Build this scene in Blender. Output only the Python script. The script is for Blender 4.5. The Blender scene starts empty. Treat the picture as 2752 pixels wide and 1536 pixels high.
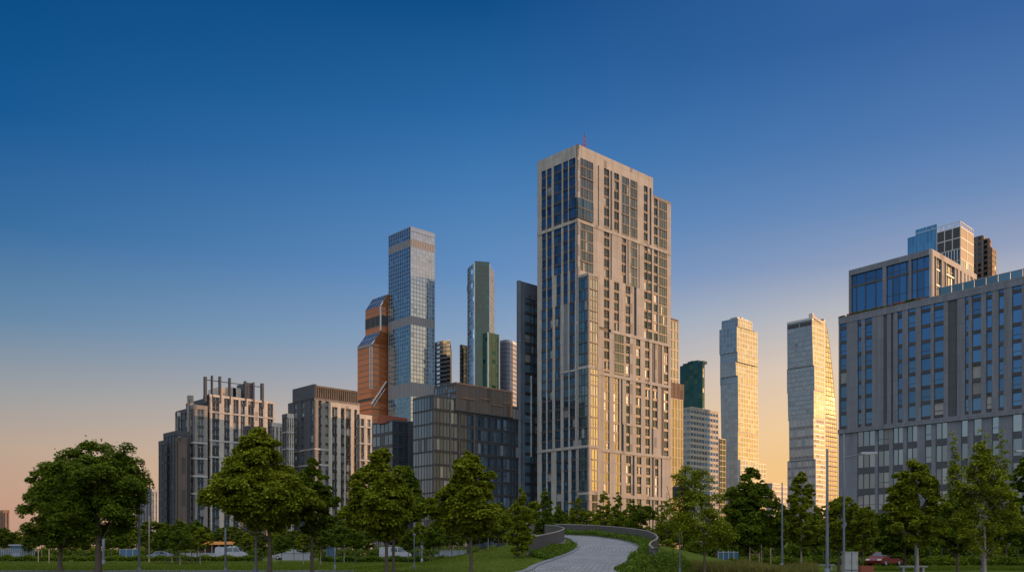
import bpy, math, random
import numpy as np
from math import sin, cos, tan, pi, sqrt, radians as rad
R = random.Random(11)
scene = bpy.context.scene
COL = scene.collection
# ---------------------------------------------------------------- camera model
F, CX, HY, H = 2441.0, 1376.0, 1478.0, 1.6        # focal length, centre column, horizon row, eye height
def wx(x, D): return (x - CX) / F * D
def wz(y, D): return H + (HY - y) / F * D
cam = bpy.data.cameras.new('camera'); camo = bpy.data.objects.new('camera', cam); COL.objects.link(camo)
camo.location = (0, 0, H); camo.rotation_euler = (rad(90), 0, 0)
cam.sensor_width = 36; cam.lens = 36 * F / 2752; cam.shift_y = (HY - 768) / 2752
cam.clip_start = 0.5; cam.clip_end = 20000
scene.camera = camo
# ---------------------------------------------------------------- light and sky
SUN_AZ, SUN_EL = 72.0, 8.5
sd = (sin(rad(SUN_AZ)) * cos(rad(SUN_EL)), cos(rad(SUN_AZ)) * cos(rad(SUN_EL)), sin(rad(SUN_EL)))
sun = bpy.data.lights.new('sun', 'SUN'); suno = bpy.data.objects.new('sun', sun); COL.objects.link(suno)
sun.energy = 5.0; sun.angle = rad(0.5); sun.color = (1.0, 0.53, 0.24)
from mathutils import Vector
suno.rotation_euler = Vector(sd).to_track_quat('Z', 'Y').to_euler()
suno.location = (300, 0, 200)
def lin(c):
    return tuple(((v / 255) / 12.92 if v / 255 <= 0.04045 else ((v / 255 + 0.055) / 1.055) ** 2.4) for v in c)
W = bpy.data.worlds.new('World'); scene.world = W; W.use_nodes = True
nt = W.node_tree; N = nt.nodes; Lk = nt.links; N.clear()
def nd(t, **k):
    n = N.new(t)
    for a, b in k.items(): setattr(n, a, b)
    return n
def mth(op, a, b=None, clamp=False):
    n = nd('ShaderNodeMath', operation=op); n.use_clamp = clamp
    for i, s in enumerate((a, b)):
        if s is None: continue
        if isinstance(s, (int, float)): n.inputs[i].default_value = s
        else: Lk.new(s, n.inputs[i])
    return n.outputs[0]
def vm(op, a, b):
    n = nd('ShaderNodeVectorMath', operation=op); Lk.new(a, n.inputs[0])
    if isinstance(b, tuple): n.inputs[1].default_value = b
    else: Lk.new(b, n.inputs[1])
    return n
def mixc(f, a, b, bt='MIX'):
    n = nd('ShaderNodeMix', data_type='RGBA', blend_type=bt)
    for s, i in ((f, 0), (a, 6), (b, 7)):
        if isinstance(s, (int, float)): n.inputs[i].default_value = s
        elif isinstance(s, tuple): n.inputs[i].default_value = s + (1,) if len(s) == 3 else s
        else: Lk.new(s, n.inputs[i])
    return n.outputs[2]
tc = nd('ShaderNodeTexCoord'); nrm = nd('ShaderNodeVectorMath', operation='NORMALIZE'); Lk.new(tc.outputs['Generated'], nrm.inputs[0])
dv = nrm.outputs[0]
sep = nd('ShaderNodeSeparateXYZ'); Lk.new(dv, sep.inputs[0])
elev = mth('MULTIPLY', mth('ARCSINE', sep.outputs[2]), 2 / pi, True)      # 0 horizon .. 1 zenith
flat = nd('ShaderNodeCombineXYZ'); Lk.new(sep.outputs[0], flat.inputs[0]); Lk.new(sep.outputs[1], flat.inputs[1])
fn = nd('ShaderNodeVectorMath', operation='NORMALIZE'); Lk.new(flat.outputs[0], fn.inputs[0])
dsun = vm('DOT_PRODUCT', fn.outputs[0], (sin(rad(SUN_AZ)), cos(rad(SUN_AZ)), 0)).outputs['Value']
mm = mth('MULTIPLY', mth('ADD', dsun, 1.0), 0.5)
def ramp(stops):
    n = nd('ShaderNodeValToRGB'); cr = n.color_ramp
    while len(cr.elements) > 1: cr.elements.remove(cr.elements[-1])
    for i, (e, c) in enumerate(stops):
        el = cr.elements[0] if i == 0 else cr.elements.new(e / 90)
        el.position = e / 90; el.color = lin(c) + (1,)
    Lk.new(elev, n.inputs[0]); return n.outputs[0]
A_ = ramp([(0, (184, 144, 132)), (2.6, (196, 154, 132)), (5.7, (188, 165, 147)), (8.7, (156, 159, 161)), (12.7, (100, 136, 168)), (17.5, (52, 108, 160)), (22.9, (14, 86, 147)), (28, (2, 75, 132)), (45, (6, 70, 125))])
B_ = ramp([(0, (240, 196, 146)), (4, (236, 196, 152)), (8, (205, 185, 170)), (11, (165, 172, 185)), (13.5, (136, 163, 194)), (17, (100, 143, 193)), (21.8, (68, 124, 180)), (25.8, (40, 104, 165)), (31.2, (8, 77, 137)), (45, (10, 75, 130))])
C_ = ramp([(0, (255, 196, 112)), (5.2, (255, 203, 128)), (7.4, (254, 212, 154)), (10.7, (238, 211, 182)), (14, (192, 190, 192)), (16.5, (146, 160, 190)), (19.4, (108, 140, 186)), (22.9, (78, 121, 177)), (28, (52, 98, 159)), (45, (36, 88, 148))])
D_ = ramp([(0, (255, 190, 92)), (6, (255, 200, 105)), (12, (250, 205, 140)), (18, (215, 195, 170)), (25, (170, 170, 185)), (35, (110, 135, 175)), (45, (70, 110, 165))])
def seg(a, b): return mth('DIVIDE', mth('SUBTRACT', mm, a), b - a, True)
sky = mixc(seg(.385, .64), A_, B_); sky = mixc(seg(.64, .84), sky, C_); sky = mixc(seg(.87, .995), sky, D_)
zenith_fill = mth('DIVIDE', mth('SUBTRACT', elev, 36 / 90), 30 / 90, True)
sky = mixc(zenith_fill, sky, (1.65, 1.70, 1.80))                                  # added fill: unseen sky overhead brightened to lift the ambient light
back_fill = mth('POWER', mth('MAXIMUM', vm('DOT_PRODUCT', dv, (0.0, -0.93, 0.36)).outputs['Value'], 0.0), 1.6)
sky = mixc(1.0, sky, mixc(back_fill, (0, 0, 0), (1.16, 1.29, 1.44)), 'ADD')      # added fill light from the unseen sky behind the viewer
d3 = vm('DOT_PRODUCT', dv, sd).outputs['Value']
glow = mth('POWER', mth('MAXIMUM', d3, 0.0), 26.0)
glow2 = mth('POWER', mth('MAXIMUM', d3, 0.0), 500.0)
sky = mixc(1.0, sky, mixc(mth('MULTIPLY', glow, 1.0, True), (0, 0, 0), (1.35, 0.84, 0.24)), 'ADD')
sky = mixc(1.0, sky, mixc(glow2, (0, 0, 0), (0.9, 0.55, 0.2)), 'ADD')
nis = nd('ShaderNodeTexSky', sky_type='NISHITA'); nis.sun_disc = False
nis.sun_elevation = rad(SUN_EL); nis.sun_rotation = rad(SUN_AZ); nis.ozone_density = 3.0; nis.dust_density = 1.5
nsc = vm('SCALE', nis.outputs[0], (0, 0, 0)); nsc.inputs['Scale'].default_value = 0.10
sky = mixc(0.95, nsc.outputs[0], sky)
up = mth('GREATER_THAN', sep.outputs[2], -0.003)
sky = mixc(up, (0.05, 0.05, 0.05), sky)
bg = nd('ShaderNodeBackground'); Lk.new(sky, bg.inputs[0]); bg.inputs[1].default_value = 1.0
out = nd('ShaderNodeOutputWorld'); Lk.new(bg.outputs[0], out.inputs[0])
vs = scene.view_settings; vs.view_transform = 'Standard'; vs.look = 'None'; vs.exposure = 0; vs.gamma = 1
scene.render.engine = 'CYCLES'
scene.cycles.max_bounces = 6; scene.cycles.diffuse_bounces = 3; scene.cycles.glossy_bounces = 4
scene.cycles.transparent_max_bounces = 8; scene.cycles.use_denoising = True
scene.cycles.sample_clamp_indirect = 4
# ---------------------------------------------------------------- materials
M = {}
def mat(name, base, rough=.7, metal=0.0, var=.12, scale=1.5, bump=0.0, island=0.0, spec=.5, base2=None, trans=0.0, stretch=(1, 1, 1)):
    m = bpy.data.materials.new(name); m.use_nodes = True; t = m.node_tree; ns = t.nodes; lk = t.links
    b = ns['Principled BSDF']; b.inputs['Roughness'].default_value = rough; b.inputs['Metallic'].default_value = metal
    b.inputs['Specular IOR Level'].default_value = spec
    tcn = ns.new('ShaderNodeTexCoord'); mp = ns.new('ShaderNodeMapping'); mp.inputs['Scale'].default_value = stretch
    lk.new(tcn.outputs['Object'], mp.inputs[0])
    nz = ns.new('ShaderNodeTexNoise'); nz.inputs['Scale'].default_value = scale; nz.inputs['Detail'].default_value = 5
    lk.new(mp.outputs[0], nz.inputs['Vector'])
    mx = ns.new('ShaderNodeMix'); mx.data_type = 'RGBA'
    c2 = base2 or tuple(min(1, c * (1 + var * 2)) for c in base)
    c1 = base if base2 else tuple(c * (1 - var * 2) for c in base)
    mx.inputs[6].default_value = c1 + (1,); mx.inputs[7].default_value = c2 + (1,)
    lk.new(nz.outputs[0], mx.inputs[0]); col = mx.outputs[2]
    if island:
        g = ns.new('ShaderNodeNewGeometry'); mr = ns.new('ShaderNodeMapRange')
        mr.inputs['To Min'].default_value = 1 - island; mr.inputs['To Max'].default_value = 1 + island
        lk.new(g.outputs['Random Per Island'], mr.inputs['Value'])
        hs = ns.new('ShaderNodeVectorMath'); hs.operation = 'SCALE'
        lk.new(col, hs.inputs[0]); lk.new(mr.outputs[0], hs.inputs['Scale']); col = hs.outputs[0]
    lk.new(col, b.inputs['Base Color'])
    if bump:
        bp = ns.new('ShaderNodeBump'); bp.inputs['Strength'].default_value = bump; bp.inputs['Distance'].default_value = .1
        lk.new(nz.outputs[0], bp.inputs['Height']); lk.new(bp.outputs[0], b.inputs['Normal'])
    if trans:
        tr = ns.new('ShaderNodeBsdfTranslucent'); lk.new(col, tr.inputs[0]); ms = ns.new('ShaderNodeMixShader'); ms.inputs[0].default_value = trans
        lk.new(b.outputs[0], ms.inputs[1]); lk.new(tr.outputs[0], ms.inputs[2]); lk.new(ms.outputs[0], ns['Material Output'].inputs[0])
    M[name] = m; return m
def stone(name, base, w=1.2, h=3.3, var=.06):
    """cladding panels: fine joints and panel to panel tone, laid out on the wall itself"""
    m = mat(name, base, .75, var=var, scale=.35)
    t = m.node_tree; ns = t.nodes; lk = t.links; b = ns['Principled BSDF']
    src = b.inputs['Base Color'].links[0].from_socket
    tcn = ns.new('ShaderNodeTexCoord'); sp = ns.new('ShaderNodeSeparateXYZ'); lk.new(tcn.outputs['Object'], sp.inputs[0])
    ad = ns.new('ShaderNodeMath'); ad.operation = 'SUBTRACT'; lk.new(sp.outputs[0], ad.inputs[0]); lk.new(sp.outputs[1], ad.inputs[1])
    cb = ns.new('ShaderNodeCombineXYZ'); lk.new(ad.outputs[0], cb.inputs[0]); lk.new(sp.outputs[2], cb.inputs[1])
    bk = ns.new('ShaderNodeTexBrick'); bk.inputs['Scale'].default_value = 1; bk.inputs['Brick Width'].default_value = w; bk.inputs['Row Height'].default_value = h
    bk.inputs['Mortar Size'].default_value = .035; bk.inputs['Color1'].default_value = (1, 1, 1, 1); bk.inputs['Color2'].default_value = (.86, .86, .86, 1); bk.inputs['Mortar'].default_value = (.55, .55, .55, 1)
    lk.new(cb.outputs[0], bk.inputs['Vector'])
    mu = ns.new('ShaderNodeMix'); mu.data_type = 'RGBA'; mu.blend_type = 'MULTIPLY'; mu.inputs[0].default_value = 1
    lk.new(src, mu.inputs[6]); lk.new(bk.outputs[0], mu.inputs[7])
    mp = ns.new('ShaderNodeMapping'); mp.inputs['Scale'].default_value = (1.1, 1.1, .035); lk.new(tcn.outputs['Object'], mp.inputs[0])
    sn = ns.new('ShaderNodeTexNoise'); sn.inputs['Scale'].default_value = 1.0; sn.inputs['Detail'].default_value = 6; lk.new(mp.outputs[0], sn.inputs['Vector'])
    mr = ns.new('ShaderNodeMapRange'); mr.inputs['From Min'].default_value = .3; mr.inputs['From Max'].default_value = .7; mr.inputs['To Min'].default_value = .80; mr.inputs['To Max'].default_value = 1.10; lk.new(sn.outputs[0], mr.inputs['Value'])
    sc = ns.new('ShaderNodeVectorMath'); sc.operation = 'SCALE'; lk.new(mu.outputs[2], sc.inputs[0]); lk.new(mr.outputs[0], sc.inputs['Scale']); lk.new(sc.outputs[0], b.inputs['Base Color'])
    return m
stone('pale_stone', (.335, .300, .268)); stone('grey_stone', (.150, .157, .180)); stone('cream_stone', (.52, .45, .37)); stone('mid_stone', (.25, .215, .188))
stone('dark_cladding', (.058, .061, .070), .9, 3.3); stone('slate_cladding', (.078, .092, .118), 1.1, 3.3); stone('brown_cladding', (.115, .085, .066), .8, 6); stone('white_panel', (.46, .43, .40), 2.4, 3.2)
stone('copper_brown', (.28, .15, .09), 1.0, 4)
mat('core', (.035, .037, .042), .6); mat('frame_dark', (.05, .053, .06), .5); mat('frame_grey', (.24, .25, .27), .45)
mat('frame_pale', (.42, .40, .38), .5); mat('spandrel', (.035, .034, .036), .4, island=.3); mat('spandrel_brown', (.062, .05, .046), .5, island=.25)
def glass(name, c, rough=.05, isl=.3, metal=.92): return mat(name, c, rough, metal, var=.05, scale=.05, island=isl)
glass('glass_dark', (.060, .082, .10)); glass('glass_blue', (.45, .51, .56), isl=.10); glass('glass_ocean', (.15, .30, .40), isl=.12); glass('glass_deep', (.24, .41, .54), isl=.2); glass('glass_cobalt', (.085, .19, .33), isl=.2); glass('glass_smoke', (.060, .082, .105), isl=.5, metal=.55); glass('glass_slate', (.16, .22, .27), isl=.25, metal=.7); glass('glass_lavender', (.095, .115, .165), .65, .1, 0); glass('glass_navy', (.10, .19, .27), .08, .35, .5)
glass('glass_teal', (.15, .23, .25)); glass('glass_green', (.026, .072, .045), .2, .12, .2); glass('glass_olive', (.040, .050, .028), .2, .10, .2)
glass('glass_pale', (.46, .46, .44), .03, .10); glass('glass_gold', (.42, .39, .33), .03, .10); glass('glass_amber', (.34, .31, .24), .03, .15); glass('glass_shade', (.125, .165, .20), .05, .25); glass('glass_bright', (.64, .60, .50), .03, .12); glass('glass_steel', (.23, .28, .32), .05, .12); glass('glass_mist', (.20, .30, .38), .06, .25); glass('glass_ink', (.070, .145, .215), .05, .35); glass('glass_grey', (.36, .40, .46), .06, .2)
glass('glass_seagreen', (.032, .092, .090), .12, .2); glass('glass_copper', (.66, .21, .08), .25, .12, .6); glass('glass_bronze', (.17, .135, .11), .10, .25)
mat('curtain', (.24, .24, .23), .3, .25, island=.3)
mat('band_fins', (.15, .13, .125), .5, island=.1); mat('white_band', (.27, .245, .21), .6)
mat('steel', (.17, .18, .20), .5, .3); mat('pole_paint', (.085, .096, .115), .55, .1); mat('black_paint', (.015, .015, .017), .5)
mat('bark', (.075, .055, .04), .9, scale=9, bump=.5, stretch=(1, 1, .2)); mat('pale_bark', (.24, .19, .15), .9, scale=9, bump=.4, stretch=(1, 1, .2))
mat('stake_wood', (.30, .20, .11), .8); mat('orange_roof', (.60, .24, .04), .6); mat('blue_paint', (.03, .08, .14), .5)
mat('white_paint', (.26, .26, .275), .4); mat('red_car_paint', (.11, .006, .008), .45); mat('grey_car_paint', (.16, .19, .24), .3, .4)
mat('tyre', (.02, .02, .02), .9); mat('rim', (.45, .45, .46), .35, .8); mat('car_glass', (.05, .06, .07), .08, .6); mat('lamp_glass', (.7, .7, .68), .2)
mat('cabinet_paint', (.20, .20, .185), .6); mat('rust', (.22, .055, .025), .8, scale=6); mat('timber', (.20, .14, .09), .8)
mat('concrete', (.20, .195, .185), .9, scale=2); mat('red_paint', (.50, .04, .03), .5); mat('teal_paint', (.02, .075, .115), .5)
mat('slate', (.12, .125, .14), .8, scale=3, bump=.2); mat('rail_metal', (.115, .10, .095), .5, .3, scale=2, stretch=(1, 1, .15)); mat('handrail', (.27, .235, .21), .45, .4)
mat('asphalt', (.05, .05, .052), .9, scale=4); mat('hoarding', (.16, .185, .22), .6)
def leaf(name, c1, c2, isl=.45): return mat(name, c1, .65, 0, scale=.55, island=isl, base2=c2, trans=.38, spec=.10)
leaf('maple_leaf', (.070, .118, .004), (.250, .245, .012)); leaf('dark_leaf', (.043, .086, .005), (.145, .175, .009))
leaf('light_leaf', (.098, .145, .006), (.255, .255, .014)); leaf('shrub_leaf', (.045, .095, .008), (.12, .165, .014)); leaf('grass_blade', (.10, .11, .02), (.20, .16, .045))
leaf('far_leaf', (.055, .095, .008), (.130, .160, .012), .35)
# ---------------------------------------------------------------- mesh helpers
def raw_mesh(name, co, quads, mats, mi=None, smooth=False):
    me = bpy.data.meshes.new(name); co = np.asarray(co, dtype=np.float32); q = np.asarray(quads, dtype=np.int32)
    me.vertices.add(len(co)); me.vertices.foreach_set('co', co.ravel()); k = q.shape[1]
    me.loops.add(q.size); me.loops.foreach_set('vertex_index', q.ravel()); me.polygons.add(len(q))
    me.polygons.foreach_set('loop_start', np.arange(0, q.size, k, dtype=np.int32))
    for m in mats: me.materials.append(M[m])
    if mi is not None: me.polygons.foreach_set('material_index', np.asarray(mi, dtype=np.int32))
    if smooth: me.polygons.foreach_set('use_smooth', np.ones(len(q), dtype=bool))
    me.update(calc_edges=True); return me
def link(name, me, parent=None):
    o = bpy.data.objects.new(name, me); COL.objects.link(o)
    if parent is not None: o.parent = parent
    return o
def tag(o, label, cat, group=None, kind=None):
    if label: o['label'] = label
    if cat: o['category'] = cat
    if group: o['group'] = group
    if kind: o['kind'] = kind
    return o
def thing(name, label, cat, loc=(0, 0, 0), group=None):
    o = bpy.data.objects.new(name, None); COL.objects.link(o); o.location = loc; o.empty_display_size = .5
    return tag(o, label, cat, group)
class MB:
    """collects faces and links them as one mesh object, in world coordinates less an origin"""
    def __init__(s, o=(0, 0, 0)): s.v = []; s.f = []; s.m = []; s.names = []; s.o = o
    def mi(s, n):
        if n not in s.names: s.names.append(n)
        return s.names.index(n)
    def poly(s, pts, m):
        i = len(s.v); s.v += [tuple(p) for p in pts]; s.f.append(tuple(range(i, i + len(pts)))); s.m.append(s.mi(m))
    def prism(s, pts, z0, z1, m, bottom=False):
        n = len(pts)
        for i in range(n):
            a, b = pts[i], pts[(i + 1) % n]
            s.poly([(a[0], a[1], z0), (b[0], b[1], z0), (b[0], b[1], z1), (a[0], a[1], z1)], m)
        s.poly([(p[0], p[1], z1) for p in pts], m)
        if bottom: s.poly([(p[0], p[1], z0) for p in pts][::-1], m)
    def box(s, c, d, m, rz=0):
        ca, sa = cos(rz), sin(rz); hx, hy = d[0] / 2, d[1] / 2
        pts = [(c[0] + x * ca - y * sa, c[1] + x * sa + y * ca) for x, y in ((-hx, -hy), (hx, -hy), (hx, hy), (-hx, hy))]
        s.prism(pts, c[2] - d[2] / 2, c[2] + d[2] / 2, m, True)
    def tube(s, pts, rs, m, n=8, cap=True):
        base = len(s.v); k = s.mi(m)
        for i, p in enumerate(pts):
            a = Vector(pts[max(0, i - 1)]); b = Vector(pts[min(len(pts) - 1, i + 1)]); t = (b - a).normalized()
            u = t.cross(Vector((0, 1, .13))).normalized(); w = t.cross(u)
            for j in range(n):
                an = 2 * pi * j / n; q = Vector(p) + (u * cos(an) + w * sin(an)) * rs[i]; s.v.append(tuple(q))
        for i in range(len(pts) - 1):
            for j in range(n):
                a = base + i * n + j; b = base + i * n + (j + 1) % n
                s.f.append((a, b, b + n, a + n)); s.m.append(k)
        if cap:
            e = base + (len(pts) - 1) * n; s.f.append(tuple(e + j for j in range(n))); s.m.append(k)
    def build(s, name, parent=None, smooth=False, label=None):
        me = bpy.data.meshes.new(name); ox, oy, oz = s.o
        me.from_pydata([(a - ox, b - oy, c - oz) for a, b, c in s.v] if any(s.o) else s.v, [], s.f)
        for n in s.names: me.materials.append(M[n])
        me.polygons.foreach_set('material_index', np.array(s.m, dtype=np.int32))
        if smooth: me.polygons.foreach_set('use_smooth', np.ones(len(s.f), dtype=bool))
        me.update(); o = link(name, me, parent)
        if label: o['label'] = label
        return o
class Face:
    """a vertical wall plane from corner C running in compass direction ang; side says which way it looks"""
    def __init__(s, C, ang, side, off=0.0):
        s.d = (sin(rad(ang)), cos(rad(ang))); s.n = (s.d[1], -s.d[0]) if side == 'R' else (-s.d[1], s.d[0]); s.side = side
        s.O = (C[0] + s.n[0] * off, C[1] + s.n[1] * off)
    def pt(s, u, z, n=0.0): return (s.O[0] + s.d[0] * u + s.n[0] * n, s.O[1] + s.d[1] * u + s.n[1] * n, z)
    def u(s, x):
        k = (x - CX) / F; return (k * s.O[1] - s.O[0]) / (s.d[0] - k * s.d[1])
    def z(s, x, y): return wz(y, s.O[1] + s.d[1] * s.u(x))
    def box(s, mb, u0, u1, z0, z1, n0, n1, m):
        p = [s.pt(a, b, c) for c in (n0, n1) for a, b in ((u0, z0), (u1, z0), (u1, z1), (u0, z1))]
        for q in ((4, 5, 6, 7), (0, 1, 5, 4), (1, 2, 6, 5), (2, 3, 7, 6), (3, 0, 4, 7)):
            mb.poly([p[i] for i in (q if s.side == 'R' else q[::-1])], m)
    def pane(s, mb, u0, u1, z0, z1, n, m, tilt=.006):
        a, b = R.gauss(0, tilt), R.gauss(0, tilt); hw, hh = (u1 - u0) / 2, (z1 - z0) / 2
        q = [s.pt(u0, z0, n - a * hw - b * hh), s.pt(u1, z0, n + a * hw - b * hh), s.pt(u1, z1, n + a * hw + b * hh), s.pt(u0, z1, n - a * hw + b * hh)]
        mb.poly(q if s.side == 'R' else q[::-1], m)
def window_strip(fc, u0, u1, z0, z1, fh, root, gl='glass_dark', sp='spandrel', spf=.26, pw=1.5, depth=.45, curt=.12, fr='frame_dark', name='window_strip', z_base=0.0, bare=False):
    mb = MB(); k = int((z0 - z_base) // fh); ncol = max(1, round((u1 - u0) / pw)); w = (u1 - u0) / ncol
    while z_base + k * fh < z1 - .3:
        a = z_base + k * fh; b = a + spf * fh; c = a + fh
        if not bare and b > z0 + .05: fc.box(mb, u0, u1, max(a, z0), min(b, z1), -depth, -depth + (.16 if R.random() < .7 else .3), sp)
        lo, hi = max(b if not bare else a, z0), min(c, z1)
        if hi - lo > .2:
            split = R.random() < .4
            for j in range(ncol):
                g = 'curtain' if R.random() < curt else gl
                fc.pane(mb, u0 + j * w, u0 + (j + 1) * w, lo, hi, -depth + .03, g)
                if split and hi - lo > 1.2: fc.box(mb, u0 + j * w, u0 + (j + 1) * w, lo + .33 * (hi - lo), lo + .33 * (hi - lo) + .1, -depth + .06, -depth + .11, fr)
        k += 1
    for j in range(ncol + 1):
        c = u0 + j * w; h = .07 if 0 < j < ncol else .1
        fc.box(mb, max(u0, c - h), min(u1, c + h), z0, z1, -depth + .05, -depth + .13, fr)
    return mb.build(name, root)
def facade(root, fc, U0, U1, z0, z1, cols, wall, fh=3.3, stone_m='pale_stone', z_base=0.0, depth=.5, panel='brown_cladding', **kw):
    """cols: (u0, u1, kind) with kind w window strip, b cladding panel, d open dark joint, g full glass; what is between is stone"""
    at = U0
    for (a, b, kind) in sorted((max(U0, min(c[0], c[1])), min(U1, max(c[0], c[1])), c[2]) for c in cols):
        if b - a < .15 or a < at - .01: continue
        if a - at > .05: fc.box(wall, at, a, z0, z1, -depth, 0, stone_m)
        if kind == 'w': window_strip(fc, a, b, z0, z1, fh, root, z_base=z_base, depth=depth - .05, **kw)
        elif kind == 'a': window_strip(fc, a, b, z0, z1, fh, root, z_base=z_base, depth=depth - .05, **dict(kw, gl='glass_gold', curt=.25))  # warmer glass: golden sky reflection put into the pane colour
        elif kind == 'g': window_strip(fc, a, b, z0, z1, fh, root, z_base=z_base, depth=.12, spf=.12, sp='frame_dark', gl=kw.get('gl', 'glass_shade'), curt=.06, pw=1.3, name='glazed_strip')
        elif kind == 'b': fc.box(wall, a, b, z0, z1, -depth, -.18, panel)
        at = b
    if U1 - at > .05: fc.box(wall, at, U1, z0, z1, -depth, 0, stone_m)
def even(U0, U1, n, frac=.5, first=.5):
    if not n: return []
    w = (U1 - U0) / n; return [(U0 + (i + first - frac / 2) * w, U0 + (i + first + frac / 2) * w, 'w') for i in range(n)]
def core(mb, C, aL, uL, aR, uR, z0, z1, inset=.5, m='core'):
    dl = (sin(rad(aL)), cos(rad(aL))); dr = (sin(rad(aR)), cos(rad(aR)))
    def q(a, b): return (C[0] + dl[0] * a + dr[0] * b, C[1] + dl[1] * a + dr[1] * b)
    mb.prism([q(inset, inset), q(inset, uR - inset * .1), q(uL - inset * .1, uR - inset * .1), q(uL - inset * .1, inset)], z0, z1, m)
def curtain(mb, P00, P10, P11, P01, nu, nv, gl, fr='frame_grey', wv=.22, wh=.22, dep=.12, tilt=.002, spf=0.0, sp='spandrel', alt=None, altp=.05):
    nu, nv = max(1, int(nu)), max(1, int(nv)); P00, P10, P11, P01 = map(Vector, (P00, P10, P11, P01))
    nn = (P10 - P00).cross(P01 - P00).normalized()
    if nn.y > 0: nn = -nn
    def pt(u, v): return P00 * (1 - u) * (1 - v) + P10 * u * (1 - v) + P11 * u * v + P01 * (1 - u) * v
    Wd = (P10 - P00).length; Hd = (P01 - P00).length
    for i in range(nu):
        for j in range(nv):
            u0, u1, v0, v1 = i / nu, (i + 1) / nu, j / nv, (j + 1) / nv
            if spf:
                vm_ = v0 + (v1 - v0) * spf; mb.poly([pt(u0, v0) + nn * .06, pt(u1, v0) + nn * .06, pt(u1, vm_) + nn * .06, pt(u0, vm_) + nn * .06], sp); v0 = vm_
            a, b = R.gauss(0, tilt) * Wd / nu / 2, R.gauss(0, tilt) * Hd / nv / 2
            g = alt if alt and R.random() < altp else gl
            mb.poly([pt(u0, v0) + nn * (-a - b), pt(u1, v0) + nn * (a - b), pt(u1, v1) + nn * (a + b), pt(u0, v1) + nn * (b - a)], g)
    def bar(a, b, side):
        o = nn * dep
        mb.poly([a - side + o, a + side + o, b + side + o, b - side + o], fr)
        mb.poly([a - side, a - side + o, b - side + o, b - side], fr); mb.poly([a + side, a + side + o, b + side + o, b + side], fr)
    su = (P10 - P00).normalized(); sv = (P01 - P00).normalized()
    if wv:
        for i in range(nu + 1): bar(pt(i / nu, 0), pt(i / nu, 1), su * wv / 2)
    if wh:
        for j in range(nv + 1): bar(pt(0, j / nv) + nn * .004, pt(1, j / nv) + nn * .004, sv * wh / 2)
def rays(xl, xc, xr, D, aL=-43.1, aR=46.9):
    C = (wx(xc, D), D); fl = Face(C, aL, 'L'); fr = Face(C, aR, 'R')
    return C, fl.pt(fl.u(xl), 0)[:2], fr.pt(fr.u(xr), 0)[:2]
def loft(root, D, levels, specs, aL=-43.1, aR=46.9, cap='core', caph=0):
    """levels: (row, xl, xc, xr) top to bottom; specs: one dict per storey block with l, r = curtain settings"""
    pts = []
    for (y, xl, xc, xr) in levels:
        C, L, Rr = rays(xl, xc, xr, D, aL, aR); z = wz(y, D) if y is not None else 0.0
        B = (L[0] + Rr[0] - C[0], L[1] + Rr[1] - C[1]); pts.append(([L, C, Rr, B], z))
    co = MB()
    for k, sp in enumerate(specs):
        (p1, z1), (p0, z0) = pts[k], pts[k + 1]
        def v(p, z): return (p[0], p[1], z)
        if abs(z1 - z0) > .01:
            for i, key in ((0, 'l'), (1, 'r')):
                s = dict(sp[key]); mb = MB(); pw = s.pop('pw', 3.2); fh = s.pop('fh', 3.6); nm = s.pop('name', 'glass_wall')
                wdt = math.dist(p0[i], p0[i + 1]); hgt = z1 - z0
                curtain(mb, v(p0[i], z0), v(p0[i + 1], z0), v(p1[i + 1], z1), v(p1[i], z1), s.pop('nu', None) or max(1, round(wdt / pw)), s.pop('nv', None) or max(1, round(hgt / fh)), **s)
                mb.build(nm, root)
            for i in (2, 3):
                j = (i + 1) % 4; co.poly([v(p0[i], z0), v(p0[j], z0), v(p1[j], z1), v(p1[i], z1)], cap)
            co.poly([v(p, z1 - .02) for p in p1], cap)
        else: co.poly([v(p, z1) for p in p0], cap); 
    co.build('roof_and_back', root)
    return pts
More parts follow.
